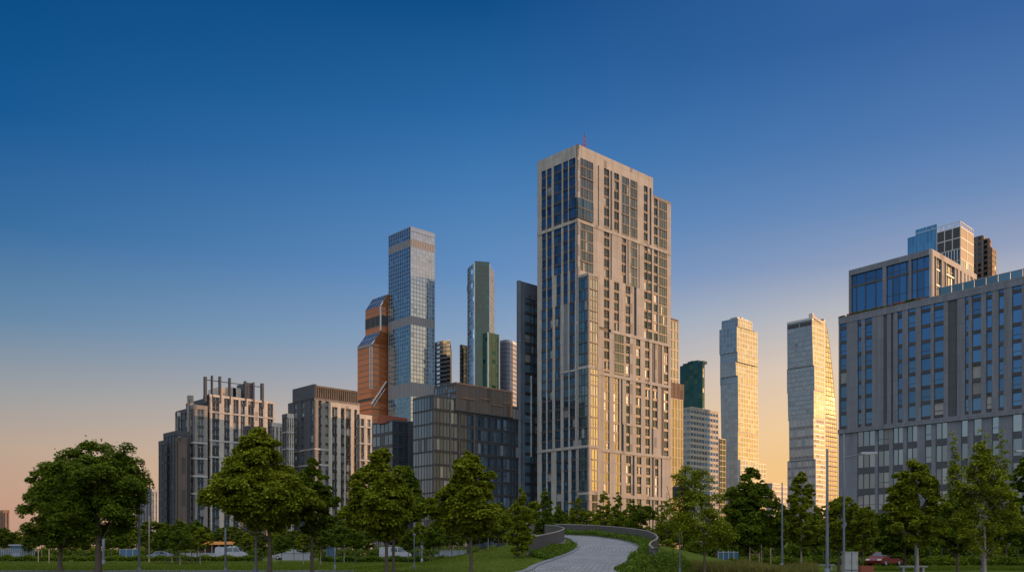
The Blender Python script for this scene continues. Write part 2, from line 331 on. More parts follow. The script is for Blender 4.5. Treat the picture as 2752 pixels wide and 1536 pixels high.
# ================================================================ main tower
def c4(v): return 1340 + v / 2.765
def c5(v): return 1340 + v / 2.615
def main_tower():
    Dm = 280.0; C = (wx(1552, Dm), Dm)
    root = thing('apartment_tower', 'tallest tower, pale stone piers with dark window strips and a small red roof mast', 'tower', (C[0], C[1], 0))
    origin = thing  # parts are built in world coordinates and moved under the root below
    fr, fl = Face(C, 46.9, 'R'), Face(C, -43.1, 'L'); before = set(bpy.data.objects)
    zA = fr.z(1552, 387); zP = zA - 3.8; z1 = fr.z(1552, 591); z2 = fr.z(1577, 995); z3 = fr.z(1577, 1204); z4 = fr.z(1589, 1328); zm = fr.z(1653.6, 892); zW = fr.z(1757, 524)
    U1, U2, UL = fr.u(1755), fr.u(1803), fl.u(1444); fh = 3.25
    def px(fc, fn, L): return [(fc.u(fn(a - (3.4 if k in 'wga' else 0))), fc.u(fn(b + (3.4 if k in 'wga' else 0))), k) for a, b, k in L]
    wl = MB()
    A = [(610, 700, 'g'), (738, 747, 'd'), (787, 820, 'w'), (831, 843, 'd'), (862, 892, 'w'), (918, 967, 'g'), (982, 1028, 'g'), (1082, 1105, 'w'), (1122, 1136, 'd')]
    B = [(610, 700, 'g'), (787, 820, 'w'), (831, 841, 'b'), (841, 892, 'w'), (918, 945, 'w'), (958, 966, 'd'), (988, 1028, 'g'), (1040, 1048, 'd'), (1085, 1105, 'w'), (1113, 1137, 'w')]
    B2 = [(787, 820, 'w'), (862, 892, 'w'), (893, 926, 'b'), (948, 976, 'w'), (1005, 1026, 'd'), (1026, 1050, 'w'), (1086, 1105, 'w'), (1113, 1137, 'w')]
    Cc = [(745, 776, 'w'), (815, 876, 'g'), (898, 920, 'w'), (920, 955, 'b'), (970, 993, 'w'), (1033, 1058, 'w'), (1080, 1101, 'b'), (1101, 1119, 'w'), (1119, 1148, 'b')]
    Dd = [(745, 776, 'a'), (812, 845, 'a'), (860, 872, 'd'), (900, 920, 'w'), (920, 968, 'b'), (968, 998, 'w'), (1035, 1060, 'w'), (1083, 1115, 'w'), (1143, 1160, 'b')]
    D2 = [(745, 776, 'a'), (812, 845, 'a'), (860, 880, 'd'), (900, 920, 'w'), (920, 955, 'b'), (972, 998, 'w'), (1035, 1060, 'w'), (1075, 1088, 'b'), (1088, 1115, 'w'), (1143, 1160, 'b')]
    E = [(745, 777, 'a'), (828, 860, 'a'), (900, 928, 'w'), (942, 956, 'd'), (975, 1000, 'w'), (1040, 1063, 'w'), (1077, 1091, 'd'), (1103, 1120, 'w'), (1140, 1150, 'd')]
    Wg1 = [(1157, 1180, 'w'), (1193, 1248, 'g')]; Wg = [(1157, 1180, 'w'), (1193, 1248, 'g')]
    Wc = [(1166, 1190, 'w')]; We = [(1148, 1190, 'g')]
    kw = dict(fh=fh, depth=.38, sp='spandrel_brown')
    def band(z, u0, u1, h=1.0, fc=fr, p=.14): fc.box(wl, u0, u1, z - h / 2, z + h / 2, -.65, p, 'pale_stone')
    zB = z1 - (z1 - zm) * .48
    facade(root, fr, 0, U1, z1 + .5, zP, px(fr, c4, A), wl, **kw); facade(root, fr, U1, U2, z1 + .5, zW - 1.0, px(fr, c4, Wg1), wl, **kw)
    facade(root, fr, 0, U1, zB, z1 - .5, px(fr, c4, B), wl, **kw); facade(root, fr, 0, U1, zm + .5, zB, px(fr, c4, B2), wl, **kw)
    facade(root, fr, U1, U2, zm + .5, z1 - .5, px(fr, c4, Wg), wl, **kw)
    facade(root, fr, 0, U2, z2 + .5, zm - .5, px(fr, c5, Cc + Wc), wl, **kw)
    zq = z2 - (z2 - z3) * .62
    facade(root, fr, 0, U2, zq, z2 - .5, px(fr, c5, Dd + Wc), wl, **kw); facade(root, fr, 0, U2, z3 + .5, zq, px(fr, c5, D2 + Wc), wl, **kw)
    facade(root, fr, 0, U2, z4 + .4, z3 - .5, px(fr, c5, E + We), wl, **kw); facade(root, fr, 0, U2, 0, z4 - .4, px(fr, c5, E + We), wl, **kw)
    for z in (z1, z2, z3, z4): band(z, 0, U2)
    band(zm, fr.u(1642), U2); band(zq, fr.u(c5(897)), fr.u(c5(998)), .5)
    fr.box(wl, 0, U1, zP, zA, -.65, 0, 'pale_stone'); fr.box(wl, U1, U2, zW - 1, zW, -.65, 0, 'frame_dark')
    # left side
    LA = [(322, 348, 'w'), (362, 390, 'w'), (412, 465, 'w'), (482, 512, 'w'), (525, 567, 'w')]
    LB = [(325, 348, 'w'), (364, 391, 'w'), (414, 462, 'w'), (483, 511, 'w'), (526, 566, 'w')]
    LC = [(325, 350, 'w'), (364, 393, 'w'), (432, 458, 'w'), (484, 510, 'w'), (532, 566, 'w')]
    LD = [(305, 330, 'w'), (345, 375, 'w'), (400, 431, 'w'), (455, 485, 'b'), (500, 532, 'w')]
    LE = [(305, 330, 'w'), (345, 374, 'w'), (398, 432, 'w'), (458, 487, 'w'), (502, 534, 'w')]
    LF = [(305, 330, 'w'), (346, 366, 'w'), (408, 437, 'w'), (460, 486, 'w'), (513, 540, 'w')]
    kl = dict(fh=fh, depth=.34, gl='glass_ink', curt=.05)
    zl1 = z1 - 15; zl2 = z2 + 9
    facade(root, fl, 0, UL, z1 + .5, zP, px(fl, c4, LA), wl, **kl); facade(root, fl, 0, UL, zl1, z1 - .5, px(fl, c4, LB), wl, **kl)
    facade(root, fl, 0, UL, zl2 + 12, zl1, px(fl, c4, LC), wl, **kl); facade(root, fl, 0, UL, zl2 - 9, zl2 + 12, px(fl, c5, LD), wl, panel='grey_stone', **kl)
    facade(root, fl, 0, UL, z3 + .5, zl2 - 9, px(fl, c5, LE), wl, **kl); facade(root, fl, 0, UL, 0, z3 - .5, px(fl, c5, LF), wl, **kl)
    band(z1, 0.01, UL, 1.0, fl); band(z3, .01, UL, .9, fl); fl.box(wl, 0, UL, zP, zA, -.65, 0, 'pale_stone')
    fl.box(wl, 0, UL * .42, zl2 - 9.6, zl2 - 9, -.65, .08, 'pale_stone')
    # dark projecting corner glazing high on the tower
    zc0, zc1 = z1 + .8, fr.z(1552, 530)
    for fc, w in ((fr, fr.u(c4(699))), (fl, fl.u(c4(527)))):
        window_strip(fc, .03, w, zc0, zc1, fh, root, gl='glass_ink', depth=-.22, spf=.1, curt=0, name='corner_glazing', pw=1.3)
    # lower bay that steps out from the right face
    p = 4.46; nR = fr.n; Cb = (C[0] + nR[0] * p, C[1] + nR[1] * p); fb = Face(Cb, 46.9, 'R'); fs = Face(Cb, -43.1, 'L'); zb = fr.z(1566, 745); ub = fb.u(c5(707))
    bay = MB()
    dR = fr.d
    bp = [(Cb[0] + dR[0] * .5 - nR[0] * .5, Cb[1] + dR[1] * .5 - nR[1] * .5), (Cb[0] + dR[0] * (ub - .1) - nR[0] * .5, Cb[1] + dR[1] * (ub - .1) - nR[1] * .5), (C[0] + dR[0] * (ub - .1), C[1] + dR[1] * (ub - .1)), (C[0] + dR[0] * .5, C[1] + dR[1] * .5)]
    bay.prism(bp, 0, zb - .2, 'core')
    for (a, b, cols, g) in ((z2 + .4, zb - .8, [(.9, ub - .55, 'g')], 'glass_pale'), (z3 + .4, z2 - .4, [(1.2, ub - .4, 'g')], 'glass_bright'), (z4 + .4, z3 - .4, [(1.6, ub - .7, 'g')], 'glass_bright'), (0, z4 - .4, [(1.6, ub - .7, 'g')], 'glass_dark')):  # brighter mid-height glass carries the golden reflection in its colour
        facade(root, fb, 0, ub, a, b, cols, bay, fh=fh, depth=.5, gl=g, curt=.1)
        facade(root, fs, 0, p, a, b, [(.35, p - .45, 'g')], bay, fh=fh, depth=.5, gl='glass_teal', curt=.08)
    for z in (zb - .4, z2, z3, z4):
        fb.box(bay, 0, ub, z - .4, z + .4, -.5, .1, 'pale_stone'); fs.box(bay, .01, p, z - .4, z + .4, -.5, .1, 'pale_stone')
    e = fb.pt(ub, 0); e0 = fr.pt(ub, 0)
    bay.poly([(e[0], e[1], 0), (e0[0], e0[1], 0), (e0[0], e0[1], zb), (e[0], e[1], zb)], 'pale_stone')
    bay.poly([fb.pt(0, zb), fb.pt(ub, zb), (e0[0], e0[1], zb), (C[0], C[1], zb)], 'pale_stone')
    bay.build('corner_bay', root)
    core(wl, C, -43.1, UL, 46.9, U1, 0, zA - .5, .37); core(wl, fr.pt(U1 - 1, 0), -43.1, UL, 46.9, U2 - U1 + 1, 0, zW - .5, .37)
    # outer skins of the two far sides and the roof rim
    dl, dr = fl.d, fr.d
    def q(a, b): return (C[0] + dl[0] * a + dr[0] * b, C[1] + dl[1] * a + dr[1] * b)
    for a, b, z in (((0, U1), (UL, U1), zA), ((UL, U1), (UL, 0), zA), ((0, U2), (UL, U2), zW), ((UL, U2), (UL, U1), zW)):
        s, t = q(*a), q(*b); wl.poly([(s[0], s[1], 0), (t[0], t[1], 0), (t[0], t[1], z), (s[0], s[1], z)], 'pale_stone')
    wl.poly([(*q(0, U1), zW), (*q(0, U2), zW), (*q(UL, U2), zW), (*q(UL, U1), zW)], 'concrete')
    wl.poly([(*q(.6, .6), zA - .4), (*q(.6, U1), zA - .4), (*q(UL, U1), zA - .4), (*q(UL, .6), zA - .4)], 'concrete')
    wl.build('wall', root)
    an = MB(); ax, ay = wx(1571, 296), 296.0; za, zt = zA - .5, wz(353, 296.)
    for i in range(4):
        o = (.9, .9, -.9, -.9)[i], (.9, -.9, -.9, .9)[i]
        an.tube([(ax + o[0], ay + o[1], za), (ax + o[0] * .2, ay + o[1] * .2, zt - 1.6)], [.13, .09], 'red_paint', 5)
    for k in range(7):
        t = k / 7; s = .9 * (1 - .8 * t); z = za + (zt - 1.6 - za) * t; m = 'red_paint' if k % 3 else 'white_paint'
        an.box((ax, ay, z), (2 * s, .14, .2), m); an.box((ax, ay, z + .05), (.14, 2 * s, .2), m)
    an.tube([(ax, ay, zt - 1.8), (ax, ay, zt)], [.12, .05], 'black_paint', 6); an.build('roof_mast', root)
    fix(root, before)
def fix(root, before=None):
    """give the parts of a building their root's place as origin"""
    for o in root.children: o.matrix_parent_inverse = root.matrix_basis.inverted()
    for o in root.children:
        for g in o.children: pass
main_tower()
# ================================================================ slab behind the main tower's left side
def side_slab():
    D = 296.0; C = (wx(1393, D), D); fr = Face(C, 46.9, 'R'); fl = Face(C, 2.0, 'L')
    root = thing('apartment_slab', 'dark slab close behind the left side of the tallest tower, plain fin beside blue glass', 'apartment block', (C[0], C[1], 0))
    wl = MB(); zt = fr.z(1393, 753); zg = fr.z(1411, 800); u0, u1, u2 = fr.u(1411), fr.u(1452), fr.u(1500)
    fr.box(wl, 0, u0, 0, zt, -.8, 0, 'slate_cladding'); fr.box(wl, u0, u2, zg, zt, -.8, -.003, 'slate_cladding')
    for a, b, z0, z1 in ((u0, fr.u(1427), 0, zg), (fr.u(1428), fr.u(1436), 30, zg), (fr.u(1438), u2, 0, zg)):
        window_strip(fr, a, b, z0, z1, 3.3, root, gl='glass_navy', depth=.35, pw=2.0, curt=.06)
    fr.box(wl, fr.u(1427), fr.u(1428), wz(1224, D), wz(1003, D), -.6, .25, 'white_panel')
    fl.box(wl, 0, 12, 0, zt, -.8, 0, 'slate_cladding'); core(wl, C, 2.0, 12, 46.9, u2, 0, zt - .4, .75)
    wl.build('wall', root); fix(root)
side_slab()
# ================================================================ block on the right edge
def right_block():
    aL = -38.0; S = 150.0; C = (77.3 + .6157 * S, 215 - .788 * S); fl = Face(C, aL, 'L'); fr = Face(C, 52, 'R')
    root = thing('residential_block', 'long grey panelled apartment block cut by the right edge, with a raised glassy corner storey', 'apartment block', (C[0], C[1], 0))
    def c(v): return fl.u(2220 + v / 2.876)
    U = S; wl = MB(); zr = 56.6; zb = 29.6; fh = 3.35
    up = [(110, 156, 'w'), (245, 270, 'w'), (303, 352, 'w'), (397, 445, 'w'), (445, 468, 'b'), (505, 514, 'd'), (555, 586, 'w'), (635, 688, 'w'), (735, 805, 'w'), (835, 905, 'w'), (912, 943, 'w'), (945, 1010, 'b'), (1075, 1098, 'w'), (1130, 1195, 'w'), (1240, 1278, 'w'), (1335, 1370, 'w'), (1440, 1510, 'w')]
    lo = [(198, 242, 'b'), (242, 375, 'w'), (400, 485, 'w'), (518, 592, 'w'), (626, 702, 'w'), (765, 812, 'w'), (848, 935, 'w'), (1045, 1092, 'w'), (1140, 1200, 'w'), (1282, 1332, 'w'), (1440, 1512, 'w')]
    gen = [(6 + 9 * i, 10.5 + 9 * i, 'w') for i in range(int((c(1530) - 10) / 9))]
    facade(root, fl, 0, U, zb + .5, zr - 1.6, [(c(a - 3), c(b + 3), k) for a, b, k in up] + gen, wl, fh=fh, stone_m='grey_stone', panel='dark_cladding', gl='glass_cobalt', sp='spandrel', spf=.24, curt=.06, z_base=zb + .5, depth=.36)
    facade(root, fl, 0, U, 0, zb - .5, [(c(a - 2), c(b + 2), k) for a, b, k in lo] + gen, wl, fh=4.9, stone_m='grey_stone', panel='dark_cladding', gl='glass_mist', sp='frame_dark', spf=.3, curt=.1, depth=.36, z_base=zb - .5 - 4.9 * 6)
    fl.box(wl, 0, U, zb - .5, zb + .5, -.6, .35, 'grey_stone'); fl.box(wl, 0, U, zr - 1.6, zr, -.6, .08, 'grey_stone')
    Ub = fl.u(2501.5)
    core(wl, C, aL, U, 52, 26, 0, zr - .3, .35)
    e = fl.pt(U, 0); d = fr.d; wl.poly([(e[0], e[1], 0), (e[0] + d[0] * 26, e[1] + d[1] * 26, 0), (e[0] + d[0] * 26, e[1] + d[1] * 26, zr), (e[0], e[1], zr)], 'grey_stone')
    wl.build('wall', root)
    rl = MB()                                                                  # planted glass parapet along the nearer roof
    for i in range(int((Ub - 1) / 2.4)):
        a = 1 + i * 2.4; fl.pane(rl, a, a + 2.3, zr + .1, zr + 1.55, -.35, 'glass_teal'); fl.box(rl, a - .06, a + .03, zr, zr + 1.6, -.4, -.3, 'frame_grey')
    fl.box(rl, 1, Ub - 1, zr + 1.55, zr + 1.66, -.42, -.28, 'frame_grey'); rl.build('roof_railing', root)
    tm = MB()                                                                  # planted strip at the foot of the raised storey
    for i in range(60):
        u = R.uniform(Ub + .5, U - 1); fl.box(tm, u, u + R.uniform(.4, 1.4), zr, zr + R.uniform(.15, .5), -.3, .12, R.choice(['shrub_leaf', 'rust', 'grass_blade']))
    tm.build('roof_planting', root)
    # raised corner storey
    b2 = MB(); f2 = Face(fl.pt(Ub, 0, -.35)[:2], aL, 'L'); g2 = Face(fl.pt(Ub, 0, -.35)[:2], 46, 'R'); zt = f2.z(2501, 668)
    def c3(v): return f2.u(2220 + v / 3.269)
    UL = f2.u(2281); UR = g2.u(2625)
    f2.box(b2, 0, UL, zt - 1.3, zt, -.6, 0, 'grey_stone')
    facade(root, f2, 0, UL, zr + .02, zt - 1.3, [(c3(218), c3(258), 'w'), (c3(259), c3(338), 'w'), (c3(339), c3(427), 'w'), (c3(428), c3(496), 'w'), (c3(526), c3(577), 'w'), (c3(578), c3(698), 'w'), (c3(699), c3(726), 'w'), (c3(746), c3(792), 'w'), (c3(793), c3(910), 'w')], b2, fh=6.4, stone_m='grey_stone', gl='glass_cobalt', spf=.08, sp='frame_dark', pw=1.9, curt=.03, depth=.5, z_base=zr)
    g2.box(b2, 0, UR, zt - 1.3, zt, -.6, 0, 'pale_stone')
    def r3(v): return g2.u(2220 + v / 3.269)
    facade(root, g2, 0, UR, zr + .02, zt - 1.3, [(r3(948), r3(968), 'b'), (r3(972), r3(1020), 'w'), (r3(1030), r3(1056), 'b'), (r3(1060), r3(1135), 'w'), (r3(1140), r3(1160), 'b'), (r3(1175), r3(1192), 'b'), (r3(1215), r3(1225), 'b'), (r3(1243), r3(1252), 'b'), (r3(1268), r3(1290), 'b'), (r3(1300), r3(1312), 'b')], b2, fh=3.4, gl='glass_pale', spf=.1, sp='frame_pale', curt=.1, depth=.5, z_base=zr)
    core(b2, f2.O, aL, UL, 46, UR, zr, zt - .3, .47); b2.build('raised_storey', root)
    am = MB(); p = fl.pt(fl.u(2737), 0, -3); am.tube([(p[0], p[1], zr - .3), (p[0], p[1], zr + 1)], [.3, .25], 'frame_dark', 6); am.tube([(p[0], p[1], zr + 1), (p[0], p[1], zr + 5.2)], [.05, .02], 'frame_grey', 5); am.build('aerial', root)
    fix(root)
right_block()
# ================================================================ towers behind the right block
def rear_tower():
    D = 540.0; root = thing('glass_apartment_tower', 'blue glass tower with an open railed roof, behind the raised corner storey', 'tower', (wx(2581, D), D, 0))
    aL, aR = -38, 46
    C, L, Rr = rays(2439.6, 2581, 2616, D, aL, aR); fl, fr = Face(C, aL, 'L'), Face(C, aR, 'R')
    zt = wz(608, D); zl = fl.z(2440, 640); us, uL, uR = fl.u(2518), fl.u(2439.6), fr.u(2616)
    def cur(fc, u0, u1, z0, z1, name, nu, nv, **k):
        mb = MB(); curtain(mb, fc.pt(u0, z0), fc.pt(u1, z0), fc.pt(u1, z1), fc.pt(u0, z1), nu, nv, **k); return mb.build(name, root)
    cur(fl, us, uL, 0, zl, 'glass_wall', 8, 32, gl='glass_ocean', fr='glass_deep', wv=.12, wh=.2)
    cur(fl, us, fl.u(2461), zl + .02, zl + 3.6, 'glass_wall', 6, 1, gl='glass_ocean', fr='glass_deep', wv=.12, wh=.2)
    cur(fl, 0, us, 0, zt - 13, 'window_wall', 8, 26, gl='glass_dark', fr='frame_pale', wv=.55, wh=.25, spf=.3, alt='curtain')
    cur(fl, 0, us, zt - 13, zt, 'plant_floor', 3, 2, gl='core', fr='frame_pale', wv=.5, wh=.6)
    cur(fr, 0, uR, zt - 19, zt, 'plant_floor', 2, 3, gl='core', fr='frame_pale', wv=.5, wh=.6)
    cur(fr, 0, uR, 0, zt - 19, 'window_wall', 7, 25, gl='glass_grey', fr='white_band', wv=.8, wh=.25, spf=.25, sp='white_band', alt='curtain')
    fr2 = Face(C, aR, 'R'); wm = MB(); core(wm, C, aL, us + 1, aR, uR, 0, zt - .1, .2); core(wm, fl.pt(us, 0), aL, uL - us, aR, uR, 0, zl - .1, .2); wm.build('roof_and_back', root)
    rm = MB()
    for fc, u1 in ((fl, fl.u(2461)), (fr, uR)):
        n = max(4, int(u1 / 3.2))
        z0 = zt
        for i in range(n + 1):
            u = u1 * i / n; zz = zt if (fc is fr or u < us) else zl + 3.6
            fc.box(rm, max(0, u - .12), u + .12, zz, zt + 3.2, -.25, 0, 'frame_pale')
        fc.box(rm, 0, u1, zt + 2.9, zt + 3.25, -.26, .004, 'frame_pale'); fc.box(rm, 0, u1, zt + 1.5, zt + 1.65, -.2, -.05, 'frame_pale')
    rm.build('roof_frame', root); fix(root)
    D = 580.0; root = thing('brown_tower', 'narrow stepped brown tower, furthest right behind the glass tower with the railed roof', 'tower', (wx(2650, D), D, 0))
    fw = dict(gl='glass_dark', fr='brown_cladding', wv=1.6, wh=.7, pw=3.2, fh=3.4, spf=.3, sp='spandrel_brown', alt='curtain'); fx = dict(fw, fr='copper_brown', sp='copper_brown', wv=1.2)
    for (xl, xc, xr, y) in ((2610, 2640, 2649, 633), (2640, 2657, 2663, 641), (2650, 2663, 2677, 665)):
        loft(root, D + R.uniform(-3, 3), [(y, xl, xc, xr), (None, xl, xc, xr)], [dict(l=fw, r=fx)], -38, 46)
    fix(root)
rear_tower()
# ================================================================ far glass towers
GB = dict(gl='glass_blue', fr='frame_grey', wv=.45, wh=.5, pw=3.6, fh=3.9, alt='glass_deep', altp=.04)
def far_towers():
    D = 840.0; root = thing('tall_glass_tower', 'tall square blue glass tower with grey bands, right beside the orange tower', 'skyscraper', (wx(1103, D), D, 0))
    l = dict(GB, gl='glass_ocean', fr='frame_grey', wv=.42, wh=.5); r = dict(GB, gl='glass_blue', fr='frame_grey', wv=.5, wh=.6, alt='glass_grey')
    bnd = dict(gl='band_fins', fr='frame_grey', wv=.7, wh=.2, pw=2.0, fh=9, name='plant_floor', spf=0)
    ys = [609, 620, 641, 661, 848, 870, 1026, 1063]
    x = (1044.5, 1103.6, 1167.9)
    crn = dict(GB, gl='glass_blue', fr='frame_grey', wv=.6, wh=.7, name='glass_crown')
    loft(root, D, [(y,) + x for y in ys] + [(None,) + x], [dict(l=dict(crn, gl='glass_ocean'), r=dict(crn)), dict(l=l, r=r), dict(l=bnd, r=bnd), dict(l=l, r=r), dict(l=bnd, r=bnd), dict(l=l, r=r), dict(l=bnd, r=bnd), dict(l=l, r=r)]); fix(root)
    # orange twisted tower
    D = 862.0; root = thing('orange_glass_tower', 'stepped copper orange tower with slanted grey glass shoulders, left of the tall blue glass tower', 'skyscraper', (wx(1010, D), D, 0))
    cl = dict(gl='glass_copper', fr='copper_brown', wv=0, wh=.9, pw=40, fh=5.2, tilt=.002, name='copper_wall'); cr = dict(cl)
    dk = dict(gl='core', fr='copper_brown', wv=.3, wh=.3, pw=8, fh=8, name='dark_storey'); sl = dict(gl='glass_grey', fr='frame_grey', wv=.5, wh=.5, pw=5, fh=5, name='sloped_glass')
    loft(root, D, [(791, 1001, 1040, 1062), (821, 982, 1023, 1062), (845, 982, 1023, 1062), (874, 982, 1023, 1062), (890, 982, 1023, 1062), (921, 961, 999, 1062), (929, 961, 999, 1062), (1068, 961, 999, 1062), (1074, 961, 999, 1062), (1097, 961, 999, 1062), (None, 961, 999, 1062)],
         [dict(l=sl, r=cr), dict(l=cl, r=cr), dict(l=dk, r=dk), dict(l=cl, r=cr), dict(l=sl, r=cr), dict(l=dict(cl, gl='frame_grey'), r=cr), dict(l=cl, r=cr), dict(l=dict(cl, gl='frame_dark', name='dark_storey'), r=cr), dict(l=cl, r=cr), dict(l=cl, r=cr)])
    b = MB(); C = (wx(1003, D), D); f = Face((wx(999, D), D), 46.9, 'R', 1.0)
    def ln(x0, y0, x1, y1, w=1.3, fc=f):
        p, q = fc.pt(fc.u(x0), fc.z(x0, y0)), fc.pt(fc.u(x1), fc.z(x1, y1)); b.tube([p, q], [w, w], 'frame_pale', 5)
    ln(999, 925, 1040, 862, .8); ln(1000, 930, 1000, 1045, .6); ln(994, 930, 994, 1043, .45); ln(998, 1086, 1039, 1024, .8); ln(1003, 1092, 1034, 1046, .45); ln(1008, 1071, 1012, 1078, .35); ln(1020, 1053, 1025, 1060, .35); ln(1030, 1038, 1034, 1046, .35)
    f3 = Face((wx(1023, D), D), 46.9, 'R', .6); ln(1023, 821, 1040, 793, .9, f3); ln(1023, 822, 1023, 888, .9, f3)
    b.build('diagonal_brace', root); fix(root)
    # slim tower with green box
    D = 846.0; root = thing('slim_rounded_tower', 'slim tower with a rounded blue left edge, olive green front and green box annex', 'skyscraper', (wx(1297, D), D, 0))
    zt = wz(706, D); xa, xb, xc, xd = wx(1255, D), wx(1276, D), wx(1315, D), wx(1327, D)
    m = MB(); pts = []
    for k in range(7): a = pi / 2 * k / 6; pts.append((xb - (xb - xa) * sin(a) , D + 9 * (1 - cos(a)) + 1))
    for k in range(6):
        p, q = pts[k + 1], pts[k]; curtain(m, (*p, 0), (*q, 0), (*q, zt - k * .9), (*p, zt - (k + 1) * .9), 1, 62, 'glass_ink', 'frame_grey', .25, .5, alt='glass_deep', altp=.06)
    m.build('rounded_glass_wall', root)
    m = MB(); curtain(m, (xb, D, 0), (xc, D + 3, 0), (xc, D + 3, zt + 1.5), (xb, D, zt + 1.5), 7, 62, 'glass_olive', 'glass_olive', .3, .35, alt='glass_green', altp=.2); m.build('green_front', root)
    m = MB(); curtain(m, (xc, D + 3, 0), (xd, D + 14, 0), (xd, D + 14, zt - 5), (xc, D + 3, zt - 1), 3, 62, 'glass_grey', 'frame_grey', .3, .5); m.build('glass_wall', root)
    m = MB(); m.prism([(xa, D + 10), (xb, D + 1), (xc, D + 4), (xd, D + 14.5), (xd, D + 34), (xa, D + 34)], 0, zt - 6, 'core'); zk = wz(776, D)
    curtain(m, (xa - .4, D + 9.9, zk), (xb - 1, D + .6, zk + 2), (xb - 1, D + .6, zk + 8), (xa - .4, D + 9.9, zk + 6), 2, 1, 'core', 'core', .1, .1)
    m.box((xb - .3, D - .2, zt * .5), (1.0, 1.0, zt), 'frame_pale'); m.box((xc + .3, D + 2.8, zt * .5), (1.0, 1.0, zt), 'frame_pale'); m.build('core_and_edges', root)
    g = dict(gl='glass_green', fr='glass_green', wv=.3, wh=.4, pw=4, fh=4, name='green_annex', alt='glass_seagreen', altp=.2)
    loft(root, D - 4, [(893, 1276, 1312, 1342), (None, 1276, 1312, 1342)], [dict(l=dict(g, gl='glass_green'), r=dict(g))])
    ed = MB(); cc = (wx(1312, D - 4), D - 4.6); ed.box((cc[0], cc[1], wz(893, D - 4) / 2), (1.3, 1.3, wz(893, D - 4)), 'frame_pale'); e2 = rays(1276, 1312, 1342, D - 4)[2]; ed.box((e2[0], e2[1] - .6, wz(893, D - 4) / 2), (1.2, 1.2, wz(896, D - 4)), 'frame_pale'); ed.build('annex_edge', root); fix(root)
    D = 880.0; root = thing('dark_glass_slab', 'low dark glass slab just left of the slim rounded tower', 'office block', (wx(1240, D), D, 0))
    loft(root, D, [(926, 1236, 1239, 1262), (None, 1236, 1239, 1262)], [dict(l=dict(GB, gl='glass_dark'), r=dict(GB, gl='glass_dark', fr='frame_dark'))]); fix(root)
    # curved tower with horizontal bands, right of tall glass tower
    def arc_tower(name, label, D, x0, x1, y0, y1, bulge, n, glf, frm, bandm, spf, cat='skyscraper', fh=4.2, toph=0):
        root = thing(name, label, cat, (wx((x0 + x1) / 2, D), D, 0)); a, b = wx(x0, D), wx(x1, D); m = MB(); ps = []
        for k in range(n + 1):
            t = k / n; ps.append((a + (b - a) * t, D - bulge * sin(pi * t) + (t - .5) * 6, wz(y0 + (y1 - y0) * (t ** 1.4), D)))
        for k in range(n):
            p, q = ps[k], ps[k + 1]; curtain(m, (p[0], p[1], 0), (q[0], q[1], 0), q, p, 1, int(p[2] / fh), glf, frm, 0, .5, spf=spf, sp=bandm, alt=None if glf == 'glass_lavender' else 'glass_gold', altp=.12)  # scattered gold panes put glints into the glass colour
        m.build('banded_glass_wall', root); c = MB(); z = min(p[2] for p in ps) - 1
        c.poly([(p[0], p[1] + .5, p[2] - .3) for p in ps] + [(b, D + 30, z), (a, D + 30, z)], 'core')
        for p, q in ((ps[0], (a, D + 30, 0)), (ps[-1], (b, D + 30, 0)), ((a, D + 30, 0), (b, D + 30, 0))): c.poly([(p[0], p[1], 0), (q[0], q[1], 0), (q[0], q[1], z), (p[0], p[1], z)], 'core')
        if toph:
            tm = []; 
            for k in range(n):
                p, q = ps[k], ps[k + 1]; c.poly([(p[0], p[1] + 2, p[2] - 1), (q[0], q[1] + 2, q[2] - 1), (q[0], q[1] + 2, q[2] + toph * (1 - k / n) ** .3), (p[0], p[1] + 2, p[2] + toph)], 'frame_grey')
        c.build('core', root); fix(root)
    arc_tower('curved_glass_tower', 'curved bronze glass tower with dark bands peeping out right of the square blue glass tower', 905., 1158, 1209, 926, 912, 6, 6, 'glass_shade', 'frame_grey', 'core', .4)
    arc_tower('round_banded_tower', 'round pale tower with thin horizontal bands, left of the dark slab by the tallest tower', 905., 1338, 1402, 926, 935, 16, 8, 'glass_lavender', 'frame_grey', 'band_fins', .12, toph=3.0)
    # right hand far group
    D = 330.0; root = thing('brown_topped_block', 'brown topped block with tall glazed strips, tucked behind the tallest tower\'s right side', 'apartment block', (wx(1800, D), D, 0))
    cg = dict(gl='glass_amber', fr='frame_dark', wv=.55, wh=.3, pw=1.9, fh=3.6, name='glazed_wall'); bx = dict(gl='copper_brown', fr='brown_cladding', wv=.1, wh=0, pw=.8, fh=9, name='brown_cladding')
    loft(root, D, [(850, 1740, 1790, 1822.5), (857, 1740, 1790, 1822.5), (None, 1740, 1790, 1822.5)], [dict(l=bx, r=bx), dict(l=cg, r=dict(cg, gl='glass_grey', spf=.15))])
    loft(root, D - 3, [(1024, 1740, 1795, 1838), (1068, 1740, 1795, 1838), (1068, 1740, 1795, 1834), (None, 1740, 1795, 1834)], [dict(l=bx, r=bx), dict(l=cg, r=cg), dict(l=cg, r=cg)]); fix(root)
    D = 720.0; root = thing('green_glass_tower', 'dark sea green glass tower standing behind the white banded block', 'office tower', (wx(1830, D), D, 0))
    gg = dict(gl='glass_seagreen', fr='glass_seagreen', wv=.35, wh=.5, pw=4, fh=4, alt='glass_green', altp=.2)
    ps = loft(root, D, [(974, 1828, 1888, 1893), (None, 1828, 1888, 1893)], [dict(l=gg, r=gg)]); m = MB()
    f = Face((wx(1886, D), D), -43.1, 'L')
    for i in range(9): u = f.u(1884) + (f.u(1832) - f.u(1884)) * i / 8; hh = .8 + 1.4 * sin(pi * i / 8) + R.uniform(-.4, 1.0); f.box(m, u - 1.6, u + 1.6, wz(974, D) - .5, wz(974, D) + hh, -6, -.5, 'glass_seagreen')
    m.build('roof_plant', root); fix(root)
